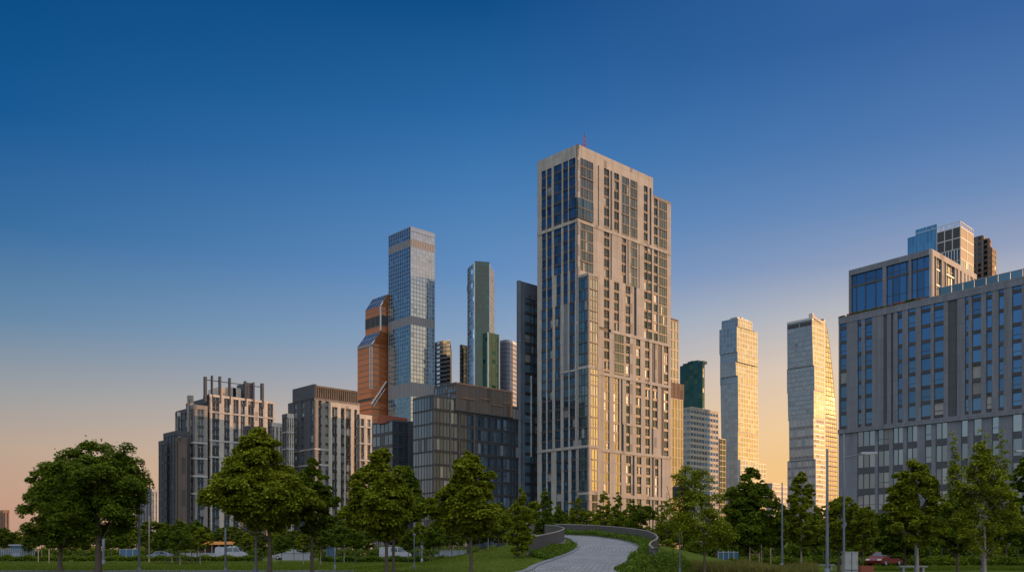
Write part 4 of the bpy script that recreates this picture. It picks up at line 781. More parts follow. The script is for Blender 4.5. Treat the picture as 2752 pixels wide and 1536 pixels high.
# ================================================================ trees
def prof(kind):
    if kind == 'round': return lambda t: max(0, 1 - abs((t - .45) / .56) ** 2.3) ** .5
    if kind == 'maple': return lambda t: (min(1, (t / .26)) ** .6) * (1 - max(0, (t - .22) / .78) ** 1.5) ** .85
    if kind == 'cone': return lambda t: (min(1, (t / .2)) ** .7) * max(0, 1 - max(0, (t - .15) / .85)) ** .75
    return lambda t: (min(1, (t / .22)) ** .7) * (1 - max(0, (t - .3) / .7) ** 2) ** .7
def crown_mesh(name, seed, kind, hc, rw, ncl, nlf, ls, lmat, z0, loose=0.0, ox=0.0, spires=()):
    ncl = int(ncl * 2.1); nlf = int(nlf * (1.6 if loose > .1 else 3.0)); ls = ls * .70; g = np.random.default_rng(seed); pf = prof(kind); cs, rs = [], []; ph = g.uniform(0, 6.3, 4)
    while len(cs) < ncl:
        t = g.uniform(0, 1) ** .95; r0 = pf(t)
        if g.uniform() > r0 + .05: continue
        a = g.uniform(0, 2 * pi)
        if sin(2 * a + 2 * ph[3] + 7 * t) * sin(3 * a - ph[1] + 11 * t) > (.38 if loose > .1 else .55): continue
        lump = 1 + .19 * sin(3 * a + ph[0] + 3 * t) + .15 * sin(5 * a + ph[1] - 6 * t) + .14 * sin(13 * t + ph[2] + a)
        rr = r0 * rw * lump * (g.uniform(.12, 1) ** .5); cr = rw * (g.uniform(.09, .17) if g.uniform() < .45 else g.uniform(.17, .29)) * (.6 + .4 * r0)
        cs.append((rr * cos(a) * (1 - .1 * 0) + ox * (t ** .6), rr * sin(a), z0 + t * hc)); rs.append(cr)
    for k in range(14):                                    # sprigs that break the outline
        c = cs[g.integers(0, len(cs))]; h = sqrt((c[0] - ox * .5) ** 2 + c[1] ** 2) + 1e-3; far = max(h, .62 * rw * pf(min(1, max(0, (c[2] - z0) / hc)))); e = g.uniform(.12, .27) * rw; up_ = g.uniform(-.25, .4)
        for s_ in (.35, .7, 1.0): cs.append(((c[0] - ox * .5) / h * (far + e * s_) + ox * .5, c[1] / h * (far + e * s_), c[2] + up_ * e * s_)); rs.append(rw * (.11 - .05 * s_))
    for (sx, sy, zl, zh, sr) in spires:
        for k in range(14):
            t = k / 13; cs.append((sx + g.normal(0, .12), sy + g.normal(0, .12), zl + (zh - zl) * t)); rs.append(sr * (1.15 - .75 * t))
    cs = np.array(cs); rs = np.array(rs); w = rs ** 2; w = w / w.sum(); idx = g.choice(len(cs), nlf, p=w)
    d = g.normal(size=(nlf, 3)); d /= np.linalg.norm(d, axis=1)[:, None]; d[:, 2] = np.where(d[:, 2] < -.35, -d[:, 2], d[:, 2])
    rad_ = g.uniform(.1, 1, nlf) ** (.45); sc = np.array([1, 1, .85])
    p = cs[idx] + d * sc * (rs[idx] * rad_)[:, None]
    stray = g.uniform(size=nlf) < loose; p[stray] += g.normal(0, .055 * rw, (stray.sum(), 3))
    ax = np.array([0, 0, 0.]); rdl = p - ax; rdl[:, 2] = 0; rdl /= (np.linalg.norm(rdl, axis=1)[:, None] + 1e-6)
    tip = d * .6 + rdl * .7 + g.normal(0, .45, (nlf, 3)); tip[:, 2] -= .45; tip /= np.linalg.norm(tip, axis=1)[:, None]
    nn = d * .5 + np.array([0, 0, .9]) + rdl * .35 + g.normal(0, .35, (nlf, 3)); s = np.cross(tip, nn); s /= np.linalg.norm(s, axis=1)[:, None]; up = np.cross(s, tip)
    L = ls * g.uniform(.65, 1.35, nlf)[:, None]; wd = L * .42
    v0 = p - tip * L * .5; v2 = p + tip * L * .5; v1 = p + s * wd + up * L * .12; v3 = p - s * wd + up * L * .12
    co = np.stack([v0, v1, v2, v3], 1).reshape(-1, 3); q = np.arange(nlf * 4).reshape(-1, 4)
    return raw_mesh(name, co, q, [lmat]), cs
def trunk_mesh(name, seed, h, r, cs, z0, hc, bark, lean=0.0, nb=18, ox=0.0):
    rr = random.Random(seed); mb = MB(); top = z0 + hc * .86; pts = []; rs = []
    for i in range(9):
        t = i / 8; pts.append((lean * t * top + ox * max(0, t - .3) * .6 + rr.uniform(-.02, .02) * (i > 0) * top * .2, rr.uniform(-.015, .015) * top * (i > 0) * .3, top * t)); rs.append(r * (1.35 if i == 0 else 1) * (1 - .86 * t ** 1.3))
    mb.tube(pts, rs, bark, 9)
    sel = [cs[i] for i in sorted(rr.sample(range(len(cs)), min(nb, len(cs))))]
    for c in sel:
        zb = max(z0 * .82, min(top * .95, c[2] - sqrt(c[0] ** 2 + c[1] ** 2) * .75)); t = zb / top; i = min(7, int(t * 8)); f = t * 8 - i
        b = Vector(pts[i]).lerp(Vector(pts[i + 1]), f); e = Vector(c); m_ = b.lerp(e, .5) + Vector((0, 0, -.08 * (e - b).length)); r0 = max(.012, r * .42 * (1 - .7 * t))
        mb.tube([b, m_, e], [r0, r0 * .6, r0 * .2], bark, 5, False)
    me = bpy.data.meshes.new(name); me.from_pydata(mb.v, [], mb.f)
    for n in mb.names: me.materials.append(M[n])
    me.polygons.foreach_set('use_smooth', np.ones(len(mb.f), dtype=bool)); me.update(); return me
def tree(name, label, x, D, ytop, hw, ybot, kind, lmat, seed, xc=None, nlf=9000, ncl=90, ls=.26, r=.11, bark='bark', loose=.02, lean=0.0, group=None, spires=(), zg=None):
    X = wx(x, D); zg = ground_z(X, D) - .05 if zg is None else zg; ht = wz(ytop, D) - zg; z0 = wz(ybot + 8, D) - zg; rw = hw / F * D; ox = ((xc or x) - x) / F * D
    root = thing(name, label, 'tree', (X, D, zg), group)
    sp = [((sx - x) / F * D, 0.0, z0 + .5 * (ht - z0), wz(sy, D) - zg, sr) for sx, sy, sr in spires]
    hc = ht - z0
    me, cs = crown_mesh('crown', seed, kind, hc * .97, rw * .97, ncl, nlf, ls, lmat, z0, loose, ox, sp)
    link('crown', me, root); link('trunk', trunk_mesh('trunk', seed, ht, r, cs, z0, hc, bark, lean, ox=ox), root); return root
def trees():
    T = tree
    T('round_tree', 'large round crowned tree with a thick brown trunk at the far left', 264, 54, 1190, 124, 1428, 'round', 'dark_leaf', 1, xc=262, nlf=22000, ncl=170, ls=.21, r=.2, loose=.05)
    T('round_tree', 'darker round tree leaning out behind the left side of the large round tree', 162, 70, 1246, 84, 1462, 'round', 'dark_leaf', 2, xc=168, nlf=15000, ncl=120, ls=.25, r=.17, loose=.05)
    T('maple_tree', 'tallest broad maple in front of the stepped apartment complex', 725, 55, 1146, 132, 1425, 'maple', 'maple_leaf', 3, xc=690, nlf=24000, ncl=150, ls=.25, r=.13)
    T('maple_tree', 'narrow dark maple standing just right of the tallest broad maple', 839, 57, 1222, 64, 1432, 'maple', 'dark_leaf', 4, nlf=12000, ncl=80, ls=.25, r=.11)
    T('maple_tree', 'broad maple with a yellow green top in front of the dark office block left corner', 1038, 55, 1196, 100, 1442, 'maple', 'maple_leaf', 5, xc=1022, nlf=20000, ncl=125, ls=.25, r=.11)
    T('maple_tree', 'darker maple whose trunk stands right beside the yellow topped maple', 1058, 63, 1246, 70, 1430, 'maple', 'dark_leaf', 6, xc=1095, nlf=11000, ncl=80, ls=.25, r=.12)
    T('maple_tree', 'cone shaped maple in front of the block with the brown box', 1266, 55, 1210, 92, 1440, 'maple', 'maple_leaf', 7, xc=1258, nlf=19000, ncl=120, ls=.25, r=.11)
    T('conical_tree', 'slim pale green conical tree on the grassy rise left of the short railing', 1391, 76, 1296, 42, 1485, 'cone', 'light_leaf', 8, xc=1402, nlf=9000, ncl=70, ls=.22, r=.10)
    T('conical_tree', 'dark conical tree rising behind the short railing', 1466, 128, 1308, 40, 1470, 'cone', 'dark_leaf', 9, nlf=9000, ncl=80, ls=.34, r=.14)
    T('loose_tree', 'loose airy tree beside the curled end of the long railing, twigs showing sky', 1893, 57, 1238, 80, 1482, 'ovate', 'light_leaf', 10, xc=1858, nlf=11500, ncl=95, ls=.17, r=.075, bark='bark', loose=.25)
    T('loose_tree', 'small airy tree right behind the outer bend of the long railing', 1792, 99, 1340, 42, 1486, 'ovate', 'light_leaf', 11, nlf=6500, ncl=60, ls=.2, r=.07, loose=.15)
    T('broad_tree', 'dense dark tree in front of the shifted gold glass tower', 2012, 82, 1252, 76, 1478, 'ovate', 'dark_leaf', 12, xc=2022, nlf=20000, ncl=150, ls=.25, r=.12)
    T('conical_tree', 'upright tree in front of the stepped glass tower, between two lamp posts', 2153, 88, 1262, 46, 1478, 'ovate', 'maple_leaf', 13, nlf=12000, ncl=90, ls=.26, r=.1, bark='pale_bark')
    T('broad_tree', 'bright green tree directly behind the utility cabinet', 2254, 68, 1332, 50, 1470, 'round', 'light_leaf', 14, xc=2268, nlf=10000, ncl=80, ls=.22, r=.1)
    T('broad_tree', 'smaller green tree rising from the rusty planter box', 2319, 66, 1356, 36, 1470, 'round', 'maple_leaf', 15, nlf=6500, ncl=55, ls=.22, r=.05)
    T('broad_tree', 'egg shaped tree with a pale trunk, left of the tall two spired tree', 2466, 57, 1226, 70, 1468, 'ovate', 'maple_leaf', 16, xc=2462, nlf=17000, ncl=120, ls=.2, r=.085, bark='pale_bark', loose=.05)
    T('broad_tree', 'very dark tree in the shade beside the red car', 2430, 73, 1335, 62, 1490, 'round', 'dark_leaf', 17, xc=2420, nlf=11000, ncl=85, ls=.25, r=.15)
    T('loose_tree', 'tall open tree with two side spires in front of the right block', 2647, 56, 1178, 76, 1496, 'ovate', 'light_leaf', 18, xc=2632, nlf=17000, ncl=125, ls=.18, r=.085, bark='pale_bark', loose=.18, spires=((2562, 1166, .45), (2694, 1160, .45), (2640, 1160, .5)))
    T('broad_tree', 'dark tree between the egg shaped tree and the two spired tree', 2574, 68, 1300, 52, 1485, 'ovate', 'dark_leaf', 19, nlf=9500, ncl=75, ls=.24, r=.09)
    T('broad_tree', 'dark tree cut by the right edge of the photo', 2762, 72, 1215, 62, 1490, 'ovate', 'dark_leaf', 20, nlf=11000, ncl=85, ls=.27, r=.1)
    # row behind the long railing
    for i, (x, y, hw, D, lab, k, lm) in enumerate(((1500, 1352, 30, 150, 'small dark conifer like tree at the far end of the long railing', 'cone', 'dark_leaf'), (1552, 1330, 32, 155, 'pointed small tree behind the long railing, in front of the tallest tower left corner', 'cone', 'maple_leaf'), (1622, 1316, 30, 150, 'pointed bright tree behind the middle of the long railing', 'cone', 'light_leaf'), (1660, 1320, 28, 158, 'twin pointed tree behind the middle of the long railing', 'cone', 'maple_leaf'), (1694, 1333, 24, 150, 'slim pointed tree behind the long railing, right of the twin pointed tree', 'cone', 'light_leaf'), (1722, 1352, 38, 140, 'low round dark tree behind the long railing', 'round', 'dark_leaf'), (1436, 1345, 34, 140, 'mid green tree peeping over the short railing', 'ovate', 'maple_leaf'), (1590, 1372, 34, 165, 'low bushy tree at the foot of the tallest tower', 'round', 'maple_leaf'), (1650, 1378, 36, 165, 'low dark bushy tree at the foot of the tallest tower', 'round', 'dark_leaf'), (1524, 1378, 34, 165, 'low bushy tree behind the far end of the long railing', 'round', 'dark_leaf'))):
        T('young_tree', lab, x, D, y, hw * 1.2, 1440, k, lm, 40 + i, nlf=4200, ncl=55, ls=.36, r=.12, group='trees behind the long railing')
    # background trees: copies of a few kinds
    protos = []
    for i, (k, lm, z0, hc, rw) in enumerate((('ovate', 'far_leaf', 2.6, 4.2, 1.75), ('round', 'far_leaf', 2.6, 3.8, 1.9), ('maple', 'dark_leaf', 2.5, 4.4, 1.8), ('ovate', 'light_leaf', 2.4, 3.9, 1.55))):
        me, cs = crown_mesh('crown', 70 + i, k, hc, rw, 60, 3600, .34, lm, z0, .04); tm = trunk_mesh('trunk', 70 + i, 6.5, .085, cs, z0, hc, 'pale_bark' if i % 2 else 'bark', nb=12); protos.append((me, tm, z0 + hc))
    def bgtree(x, D, ytop, i, name, label, group, wide=1.0):
        me, tm, hh = protos[i]; X = wx(x, D); zg = ground_z(X, D) - .05; s = (wz(ytop, D) - zg) / hh
        root = thing(name, label, 'tree', (X, D, zg), group); root.scale = (s * wide, s * wide, s); root.rotation_euler.z = R.uniform(0, 6.28)
        link('crown', me, root); link('trunk', tm, root)
    rows = (('young trees at the left edge behind the round trees', 'one of the thin stemmed trees at the left edge, in front of the pale fence', [(12, 150, 1418), (44, 165, 1428), (78, 140, 1436), (112, 150, 1412), (140, 170, 1425), (196, 150, 1440), (228, 170, 1434), (300, 160, 1432)]),
            ('young trees around the blue site fence', 'one of the thin stemmed trees between the big round tree and the orange roofed pavilion', [(322, 150, 1425), (352, 170, 1432), (392, 160, 1420), (420, 150, 1442)]),
            ('young tree cluster by the pavilion', 'one of the slender staked trees clustered in front of the orange roofed pavilion', [(446, 110, 1404), (462, 118, 1412), (476, 125, 1396), (484, 105, 1425), (498, 112, 1410), (515, 120, 1406), (530, 125, 1398), (538, 108, 1418)]),
            ('young trees under the broad maple', 'one of the small trees seen under the broad maple, in front of the white vehicles', [(648, 160, 1425), (664, 140, 1432), (706, 130, 1434), (738, 120, 1428), (756, 110, 1436), (790, 140, 1426)]),
            ('young trees between the maples', 'one of the small trees seen between the narrow dark maple and the yellow topped maple', [(815, 105, 1432), (862, 104, 1420), (884, 140, 1395), (905, 150, 1372), (925, 120, 1412), (955, 112, 1408), (982, 130, 1425)]),
            ('young trees before the cone shaped maple', 'one of the small trees seen between the yellow topped maple and the cone shaped maple', [(1098, 120, 1420), (1128, 130, 1404), (1156, 105, 1408), (1165, 96, 1404), (1180, 120, 1396), (1196, 112, 1402), (1214, 92, 1412), (1234, 130, 1400)]),
            ('dark young trees by the grass slope', 'one of the dark small trees at the foot of the grass slope', [(1288, 120, 1380), (1312, 130, 1372), (1340, 140, 1352), (1362, 120, 1370)]),
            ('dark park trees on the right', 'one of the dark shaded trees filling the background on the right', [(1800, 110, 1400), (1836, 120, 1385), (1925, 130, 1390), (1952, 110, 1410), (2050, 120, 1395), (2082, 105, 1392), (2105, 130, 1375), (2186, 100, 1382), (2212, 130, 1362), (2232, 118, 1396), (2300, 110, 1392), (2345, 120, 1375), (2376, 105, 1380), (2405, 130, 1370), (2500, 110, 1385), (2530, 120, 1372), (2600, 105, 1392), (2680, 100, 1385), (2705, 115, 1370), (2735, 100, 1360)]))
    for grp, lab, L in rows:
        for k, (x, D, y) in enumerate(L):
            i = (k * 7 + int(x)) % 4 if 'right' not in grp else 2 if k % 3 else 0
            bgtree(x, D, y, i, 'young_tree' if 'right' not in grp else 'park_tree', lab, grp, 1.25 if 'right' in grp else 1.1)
    for k in range(44):
        x = -40 + k * 66 + R.uniform(-14, 14); D = R.uniform(205, 245)
        if 1420 < x < 1780: continue
        bgtree(x, D, R.uniform(1398, 1424) if x > 300 else R.uniform(1418, 1434), k % 3, 'distant_tree', 'one of the trees in the distant row at the foot of the buildings', 'distant tree row', 1.9)
trees()
# ================================================================ ground cover
def cover(name, label, pts, ls, lmat, seed, jit=(.1, .1)):
    g = np.random.default_rng(seed); p = np.array(pts); n = len(p)
    tip = g.normal(0, .6, (n, 3)); tip[:, 2] += .5; tip /= np.linalg.norm(tip, axis=1)[:, None]; nn = g.normal(0, .5, (n, 3)); nn[:, 2] += .8
    s = np.cross(tip, nn); s /= np.linalg.norm(s, axis=1)[:, None]; L = ls * g.uniform(.6, 1.4, n)[:, None]
    co = np.stack([p - tip * L * .5, p + s * L * .35, p + tip * L * .5, p - s * L * .35], 1).reshape(-1, 3)
    tag(link(name, raw_mesh(name, co, np.arange(n * 4).reshape(-1, 4), [lmat])), label, 'plants', kind='stuff')
def hedges():
    def band(poly_fn, n, hfun):
        out_ = []
        for _ in range(n):
            x, y, z, h = poly_fn(); t = R.random() ** .5; out_.append((x, y, z + h * t * hfun(x, y) + R.uniform(-.04, .04)))
        return out_
    def lump(x, y): return .72 + .28 * sin(x * 1.9 + y * .7) * sin(y * .55 + 1.3) + R.uniform(-.12, .12)
    def near(P, p): return min(P, key=lambda q: (q - p).length_squared)
    wr = [p for p in WRp]; wl_ = [p for p in WLp]
    def right_band():
        i = R.randrange(8, len(PB) - 14); p = PB[i]; q = near(wr, p); t = R.uniform(.16, .95); c = p.lerp(q, t) + Vector((R.uniform(-.3, .3), R.uniform(-.5, .5), 0)); return c.x, c.y, pz(c.y), .95 * min(1, .5 + 2 * t)
    cover('hedge', 'low leafy hedge between the path and the long railing', band(right_band, 24000, lump), .16, 'shrub_leaf', 5)
    def left_band():
        i = R.randrange(34, 66); p = PA[i]; q = near(wl_, p); t = R.uniform(.14, .9); c = p.lerp(q, t) + Vector((R.uniform(-.2, .2), R.uniform(-.5, .5), 0)); return c.x, c.y, pz(c.y), .6
    cover('hedge', 'small leafy bed between the path and the short railing', band(left_band, 9000, lump), .16, 'shrub_leaf', 6)
    def mound(cx, cy, rx, ry, hh):
        def f():
            a, r_ = R.uniform(0, 6.28), R.random() ** .5; x, y = cx + rx * r_ * cos(a), cy + ry * r_ * sin(a); return x, y, ground_z(x, y), hh * (1 - r_ ** 2) + .15
        return f
    cover('shrub_mound', 'rounded green shrubs at the foot of the curled railing end', band(mound(wx(1715, 60), 61, 1.4, 4, .75), 6000, lump), .15, 'shrub_leaf', 7)
    cover('shrub_mound', 'green shrubs just right of the curled railing end', band(mound(wx(1795, 62), 63, 1.9, 6, 1.5), 9000, lump), .15, 'shrub_leaf', 8)
    # long low hedges at the far edge of the lawn
    def row(x0, x1, D, hh, dep=1.2):
        def f(): x = R.uniform(wx(x0, D), wx(x1, D)); y = D + R.uniform(-dep, dep); return x, y, ground_z(x, y), hh
        return f
    cover('far_hedge', 'dark clipped hedge along the far edge of the lawn', band(row(-60, 700, 136, .95), 16000, lump), .26, 'dark_leaf', 9)
    cover('far_hedge', 'olive grass hedge under the maples at the far edge of the lawn', band(row(860, 1240, 128, .9), 11000, lump), .26, 'shrub_leaf', 10)
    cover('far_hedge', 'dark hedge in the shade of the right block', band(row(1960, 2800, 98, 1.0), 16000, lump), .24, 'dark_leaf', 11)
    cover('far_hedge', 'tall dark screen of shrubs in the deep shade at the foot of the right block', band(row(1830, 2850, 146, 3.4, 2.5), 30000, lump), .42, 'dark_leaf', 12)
    cover('far_hedge', 'tall green screen of shrubs beyond the parked vehicles on the left', band(row(-80, 1440, 188, 2.6, 2.5), 26000, lump), .42, 'far_leaf', 13)
    def blades(n, x0, x1, D0, D1, h, seed, name, label, m, sp=1.0):
        g = np.random.default_rng(seed); D = g.uniform(D0, D1, n); X = (g.uniform(x0, x1, n) - CX) / F * D; z = np.array([ground_z(a, b) for a, b in zip(X, D)]); hh = h * g.uniform(.55, 1.2, n) * (.75 + .25 * np.sin(X * 1.3) * np.sin(X * .37 + 1)); w = .012 + .02 * h
        an = g.uniform(0, 3.14, n); dx, dy = np.cos(an) * w, np.sin(an) * w; lx, ly = g.normal(0, .28, n) * hh, g.normal(0, .28, n) * hh
        co = np.stack([np.stack([X - dx, D - dy, z], 1), np.stack([X + dx, D + dy, z], 1), np.stack([X + lx, D + ly, z + hh], 1)], 1).reshape(-1, 3)
        tag(link(name, raw_mesh(name, co, np.arange(n * 3).reshape(-1, 3), [m])), label, 'grass', kind='stuff')
    blades(16000, 1800, 2195, 58, 64, .75, 21, 'tall_grass', 'strip of tall dry grass along the bottom right', 'grass_blade')
    mat('turf', (.040, .068, .004), .85, scale=.5, base2=(.095, .112, .008), island=.4, spec=.06)
    blades(60000, -60, 1440, 74, 128, .13, 22, 'lawn_grass', 'short green grass on the lawn', 'turf')
    blades(52000, -60, 1440, 50, 96, .13, 23, 'slope_grass', 'short grass on the rise beside the path', 'turf')
    blades(16000, 2330, 2800, 72, 92, .14, 24, 'shaded_grass', 'dark grass in front of the right block', 'turf')
hedges()
# ================================================================ posts, lamps
def post(label, x, D, ytop, r=.085, taper=.6, group='lamp posts', head=None, m='pole_paint', name='lamp_post', cat='lamp post', zg=None):
    X = wx(x, D); zg = ground_z(X, D) if zg is None else zg; h = wz(ytop, D) - zg; root = thing(name, label, cat, (X, D, zg), group)
    mb = MB(); mb.tube([(0, 0, 0), (0, 0, h * .5), (0, 0, h)], [r, r * (1 + taper) / 2, r * taper], m, 12); mb.build('pole', root, True)
    b = MB(); b.tube([(0, 0, 0), (0, 0, .5)], [r * 1.5, r * 1.35], m, 12); b.build('base', root, True)
    if head == 'arm':
        a = MB(); a.tube([(0, 0, h * .83), (.55, -.1, h * .845), (1.1, -.2, h * .855)], [r * .5, r * .42, r * .4], m, 8); a.build('arm', root, True)
        l = MB(); l.box((1.45, -.25, h * .862), (.95, .34, .14), 'frame_grey', -.18); o = l.build('lamp_head', root); g = MB(); g.box((1.48, -.25, h * .862 - .085), (.6, .24, .03), 'lamp_glass', -.18); g.build('lens', o)
    elif head == 'post_top':
        l = MB(); l.tube([(0, 0, h), (0, 0, h + .12), (0, 0, h + .2)], [r * .9, r * 2.4, r * 1.6], 'frame_grey', 12); l.build('lamp_head', root, True)
    return root
def posts():
    post('tall pale post in front of the left apartment slabs, right of the big round tree', 374, 58, 1276)
    post('thin tan post between the apartment slabs and the stepped complex', 401, 120, 1385, .09, .9, m='timber')
    post('slim grey post left of the broad maple trunk', 606, 58, 1418, .085, .7)
    post('blue grey post close left of the broad maple trunk', 688, 57, 1425, .11, .5)
    post('thin white lamp post between the yellow topped maple and the cone shaped maple', 1113, 66, 1440, .05, .8, head='post_top')
    post('stout white lamp post just right of the thin white one', 1134, 125, 1442, .13, .9, head='post_top', m='steel')
    post('grey post left of the yellow topped maple trunks', 900, 72, 1470, .06, .9)
    post('short grey post hidden among the background trees at left', 278, 105, 1445, .16, .9)
    post('slim dark post in front of the pink gap between the gold towers', 2102, 75, 1296, .1, .5)
    post('thick grey lamp post in front of the stepped glass tower', 2223, 56, 1205, .12, .45, head=None)
    post('lamp post with an arm and lamp head beside the right block\'s left edge', 2268, 56.5, 1165, .085, .6, head='arm')
    post('pale post beside the pale trunked egg shaped tree', 2462, 59, 1463, .09, .9)
    post('pale post beside the two spired tree trunk', 2640, 58, 1440, .075, .9)
    r = post('signal post with a dark box head in front of the tallest tower right edge', 1827, 57, 1300, .05, .9, group=None, name='signal_post', cat='traffic signal')
    h = wz(1320, 57) - ground_z(wx(1827, 57), 57); b = MB(); b.box((-.12, 0, h), (.62, .35, .62), 'black_paint'); b.box((-.12, -.2, h + .2), (.66, .1, .06), 'black_paint'); b.box((.22, 0, h - .25), (.2, .2, .5), 'black_paint'); b.build('signal_head', r)
    r = thing('street_lamp', 'lamp head on an arm entering from the right edge of the photo', 'lamp post', (wx(2790, 56), 56, 0), 'lamp posts'); h = wz(1212, 56)
    m = MB(); m.tube([(0, 0, 0), (0, 0, h - .2)], [.1, .07], 'pole_paint', 10); m.build('pole', r, True); a = MB(); a.tube([(0, 0, h - .3), (-.5, 0, h - .05), (-.75, 0, h)], [.05, .04, .04], 'pole_paint', 8); a.build('arm', r, True); l = MB(); l.box((-1.05, 0, h + .02), (.75, .3, .13), 'frame_grey'); l.build('lamp_head', r)
    for i, (x, D, y, lab) in enumerate(((2015, 81, 1468, 'leaning timber stake propping the dense dark tree'), (2046, 84, 1462, 'straight timber stake right of the dense dark tree'), (2071, 84, 1470, 'timber stake nearest the slim dark post'), (103, 120, 1478, 'pale timber stake in front of the left fence'), (132, 115, 1474, 'taller pale timber stake in front of the left fence'))):
        X = wx(x, D); o = MB((X, D, 0)); o.tube([(X, D, 0), (X, D, wz(y, D))], [.06, .055], 'stake_wood', 8)
        if i == 0: o.tube([(X + .06, D, wz(y, D) - .15), (X + .85, D, 1.1)], [.04, .04], 'stake_wood', 6); o.tube([(X, D, 1.3), (X + .85, D, 1.15)], [.04, .04], 'stake_wood', 6); o.tube([(X + .85, D, 0), (X + .85, D, 1.4)], [.05, .05], 'stake_wood', 6)
        s = o.build('timber_stake', None, True); s.location = (X, D, 0); tag(s, lab, 'stake', 'timber tree stakes')
posts()
# ================================================================ vehicles and small things
def car(label, x, D, zg, paint, rz, kind='sedan', group=None, cat='car'):
    root = thing('parked_car' if kind != 'van' else 'parked_van', label, cat, (wx(x, D), D, zg), group); root.rotation_euler.z = rz
    if kind == 'van': low = [(-2.5, .35), (-2.5, 1.0), (-2.45, 2.05), (-2.2, 2.2), (1.2, 2.2), (1.75, 1.35), (2.4, 1.15), (2.55, .8), (2.5, .35)]; glassp = [[(1.62, 1.4), (1.12, 2.1), (.55, 2.1), (.55, 1.4)], [(.4, 1.4), (.4, 2.05), (-.6, 2.05), (-.6, 1.4)]]; wsx = (-1.6, 1.55)
    else: low = [(-2.2, .32), (-2.25, .75), (-2.1, .95), (-1.55, 1.02), (-.75, 1.42), (.35, 1.45), (1.15, 1.0), (2.05, .82), (2.25, .6), (2.2, .32)]; glassp = [[(-1.25, 1.03), (-.72, 1.34), (-.2, 1.37), (-.2, 1.0)], [(-.1, 1.0), (-.1, 1.37), (.32, 1.36), (.9, 1.02)]]; wsx = (-1.35, 1.38)
    hw = .88; b = MB()
    def yy(z): return hw - max(0, z - .95) * (.32 if kind != 'van' else .08)
    n = len(low)
    for s in (-1, 1): b.poly([(p, s * yy(z), z) for p, z in (low if s > 0 else low[::-1])], paint)
    for i in range(n):
        (p0, z0), (p1, z1) = low[i], low[(i + 1) % n]; b.poly([(p0, -yy(z0), z0), (p0, yy(z0), z0), (p1, yy(z1), z1), (p1, -yy(z1), z1)], paint)
    b.build('body', root)
    for s in (-1, 1):
        for g in glassp:
            w = MB(); w.poly([(p, s * (yy(z) + .015), z) for p, z in g], 'car_glass'); w.build('side_window', root)
        for p in wsx:
            t = MB(); t.tube([(p, s * .68, .33), (p, s * .9, .33)], [.33, .33], 'tyre', 16); t.poly([(p + .33 * cos(k * pi / 8), s * .68, .33 + .33 * sin(k * pi / 8)) for k in range(16)], 'tyre'); o = t.build('tyre', root)
            h = MB(); h.tube([(p, s * .88, .33), (p, s * .915, .33)], [.2, .17], 'rim', 12); h.build('rim', o)
        l = MB(); l.box((low[-2][0] - .06, s * .62, low[-2][1] + .08), (.2, .34, .14), 'lamp_glass'); l.build('headlight', root)
    w = MB(); i = 5 if kind != 'van' else 4; (p0, z0), (p1, z1) = low[i], low[i + 1]; d = Vector((z0 - z1, 0, p1 - p0)).normalized() * .015
    w.poly([(p0 + .06 + d.x, -yy(z0) + .08, z0 - .05 + d.z), (p0 + .06 + d.x, yy(z0) - .08, z0 - .05 + d.z), (p1 - .05 + d.x, yy(z1) - .08, z1 + .04 + d.z), (p1 - .05 + d.x, -yy(z1) + .08, z1 + .04 + d.z)], 'car_glass'); w.build('windscreen', root)
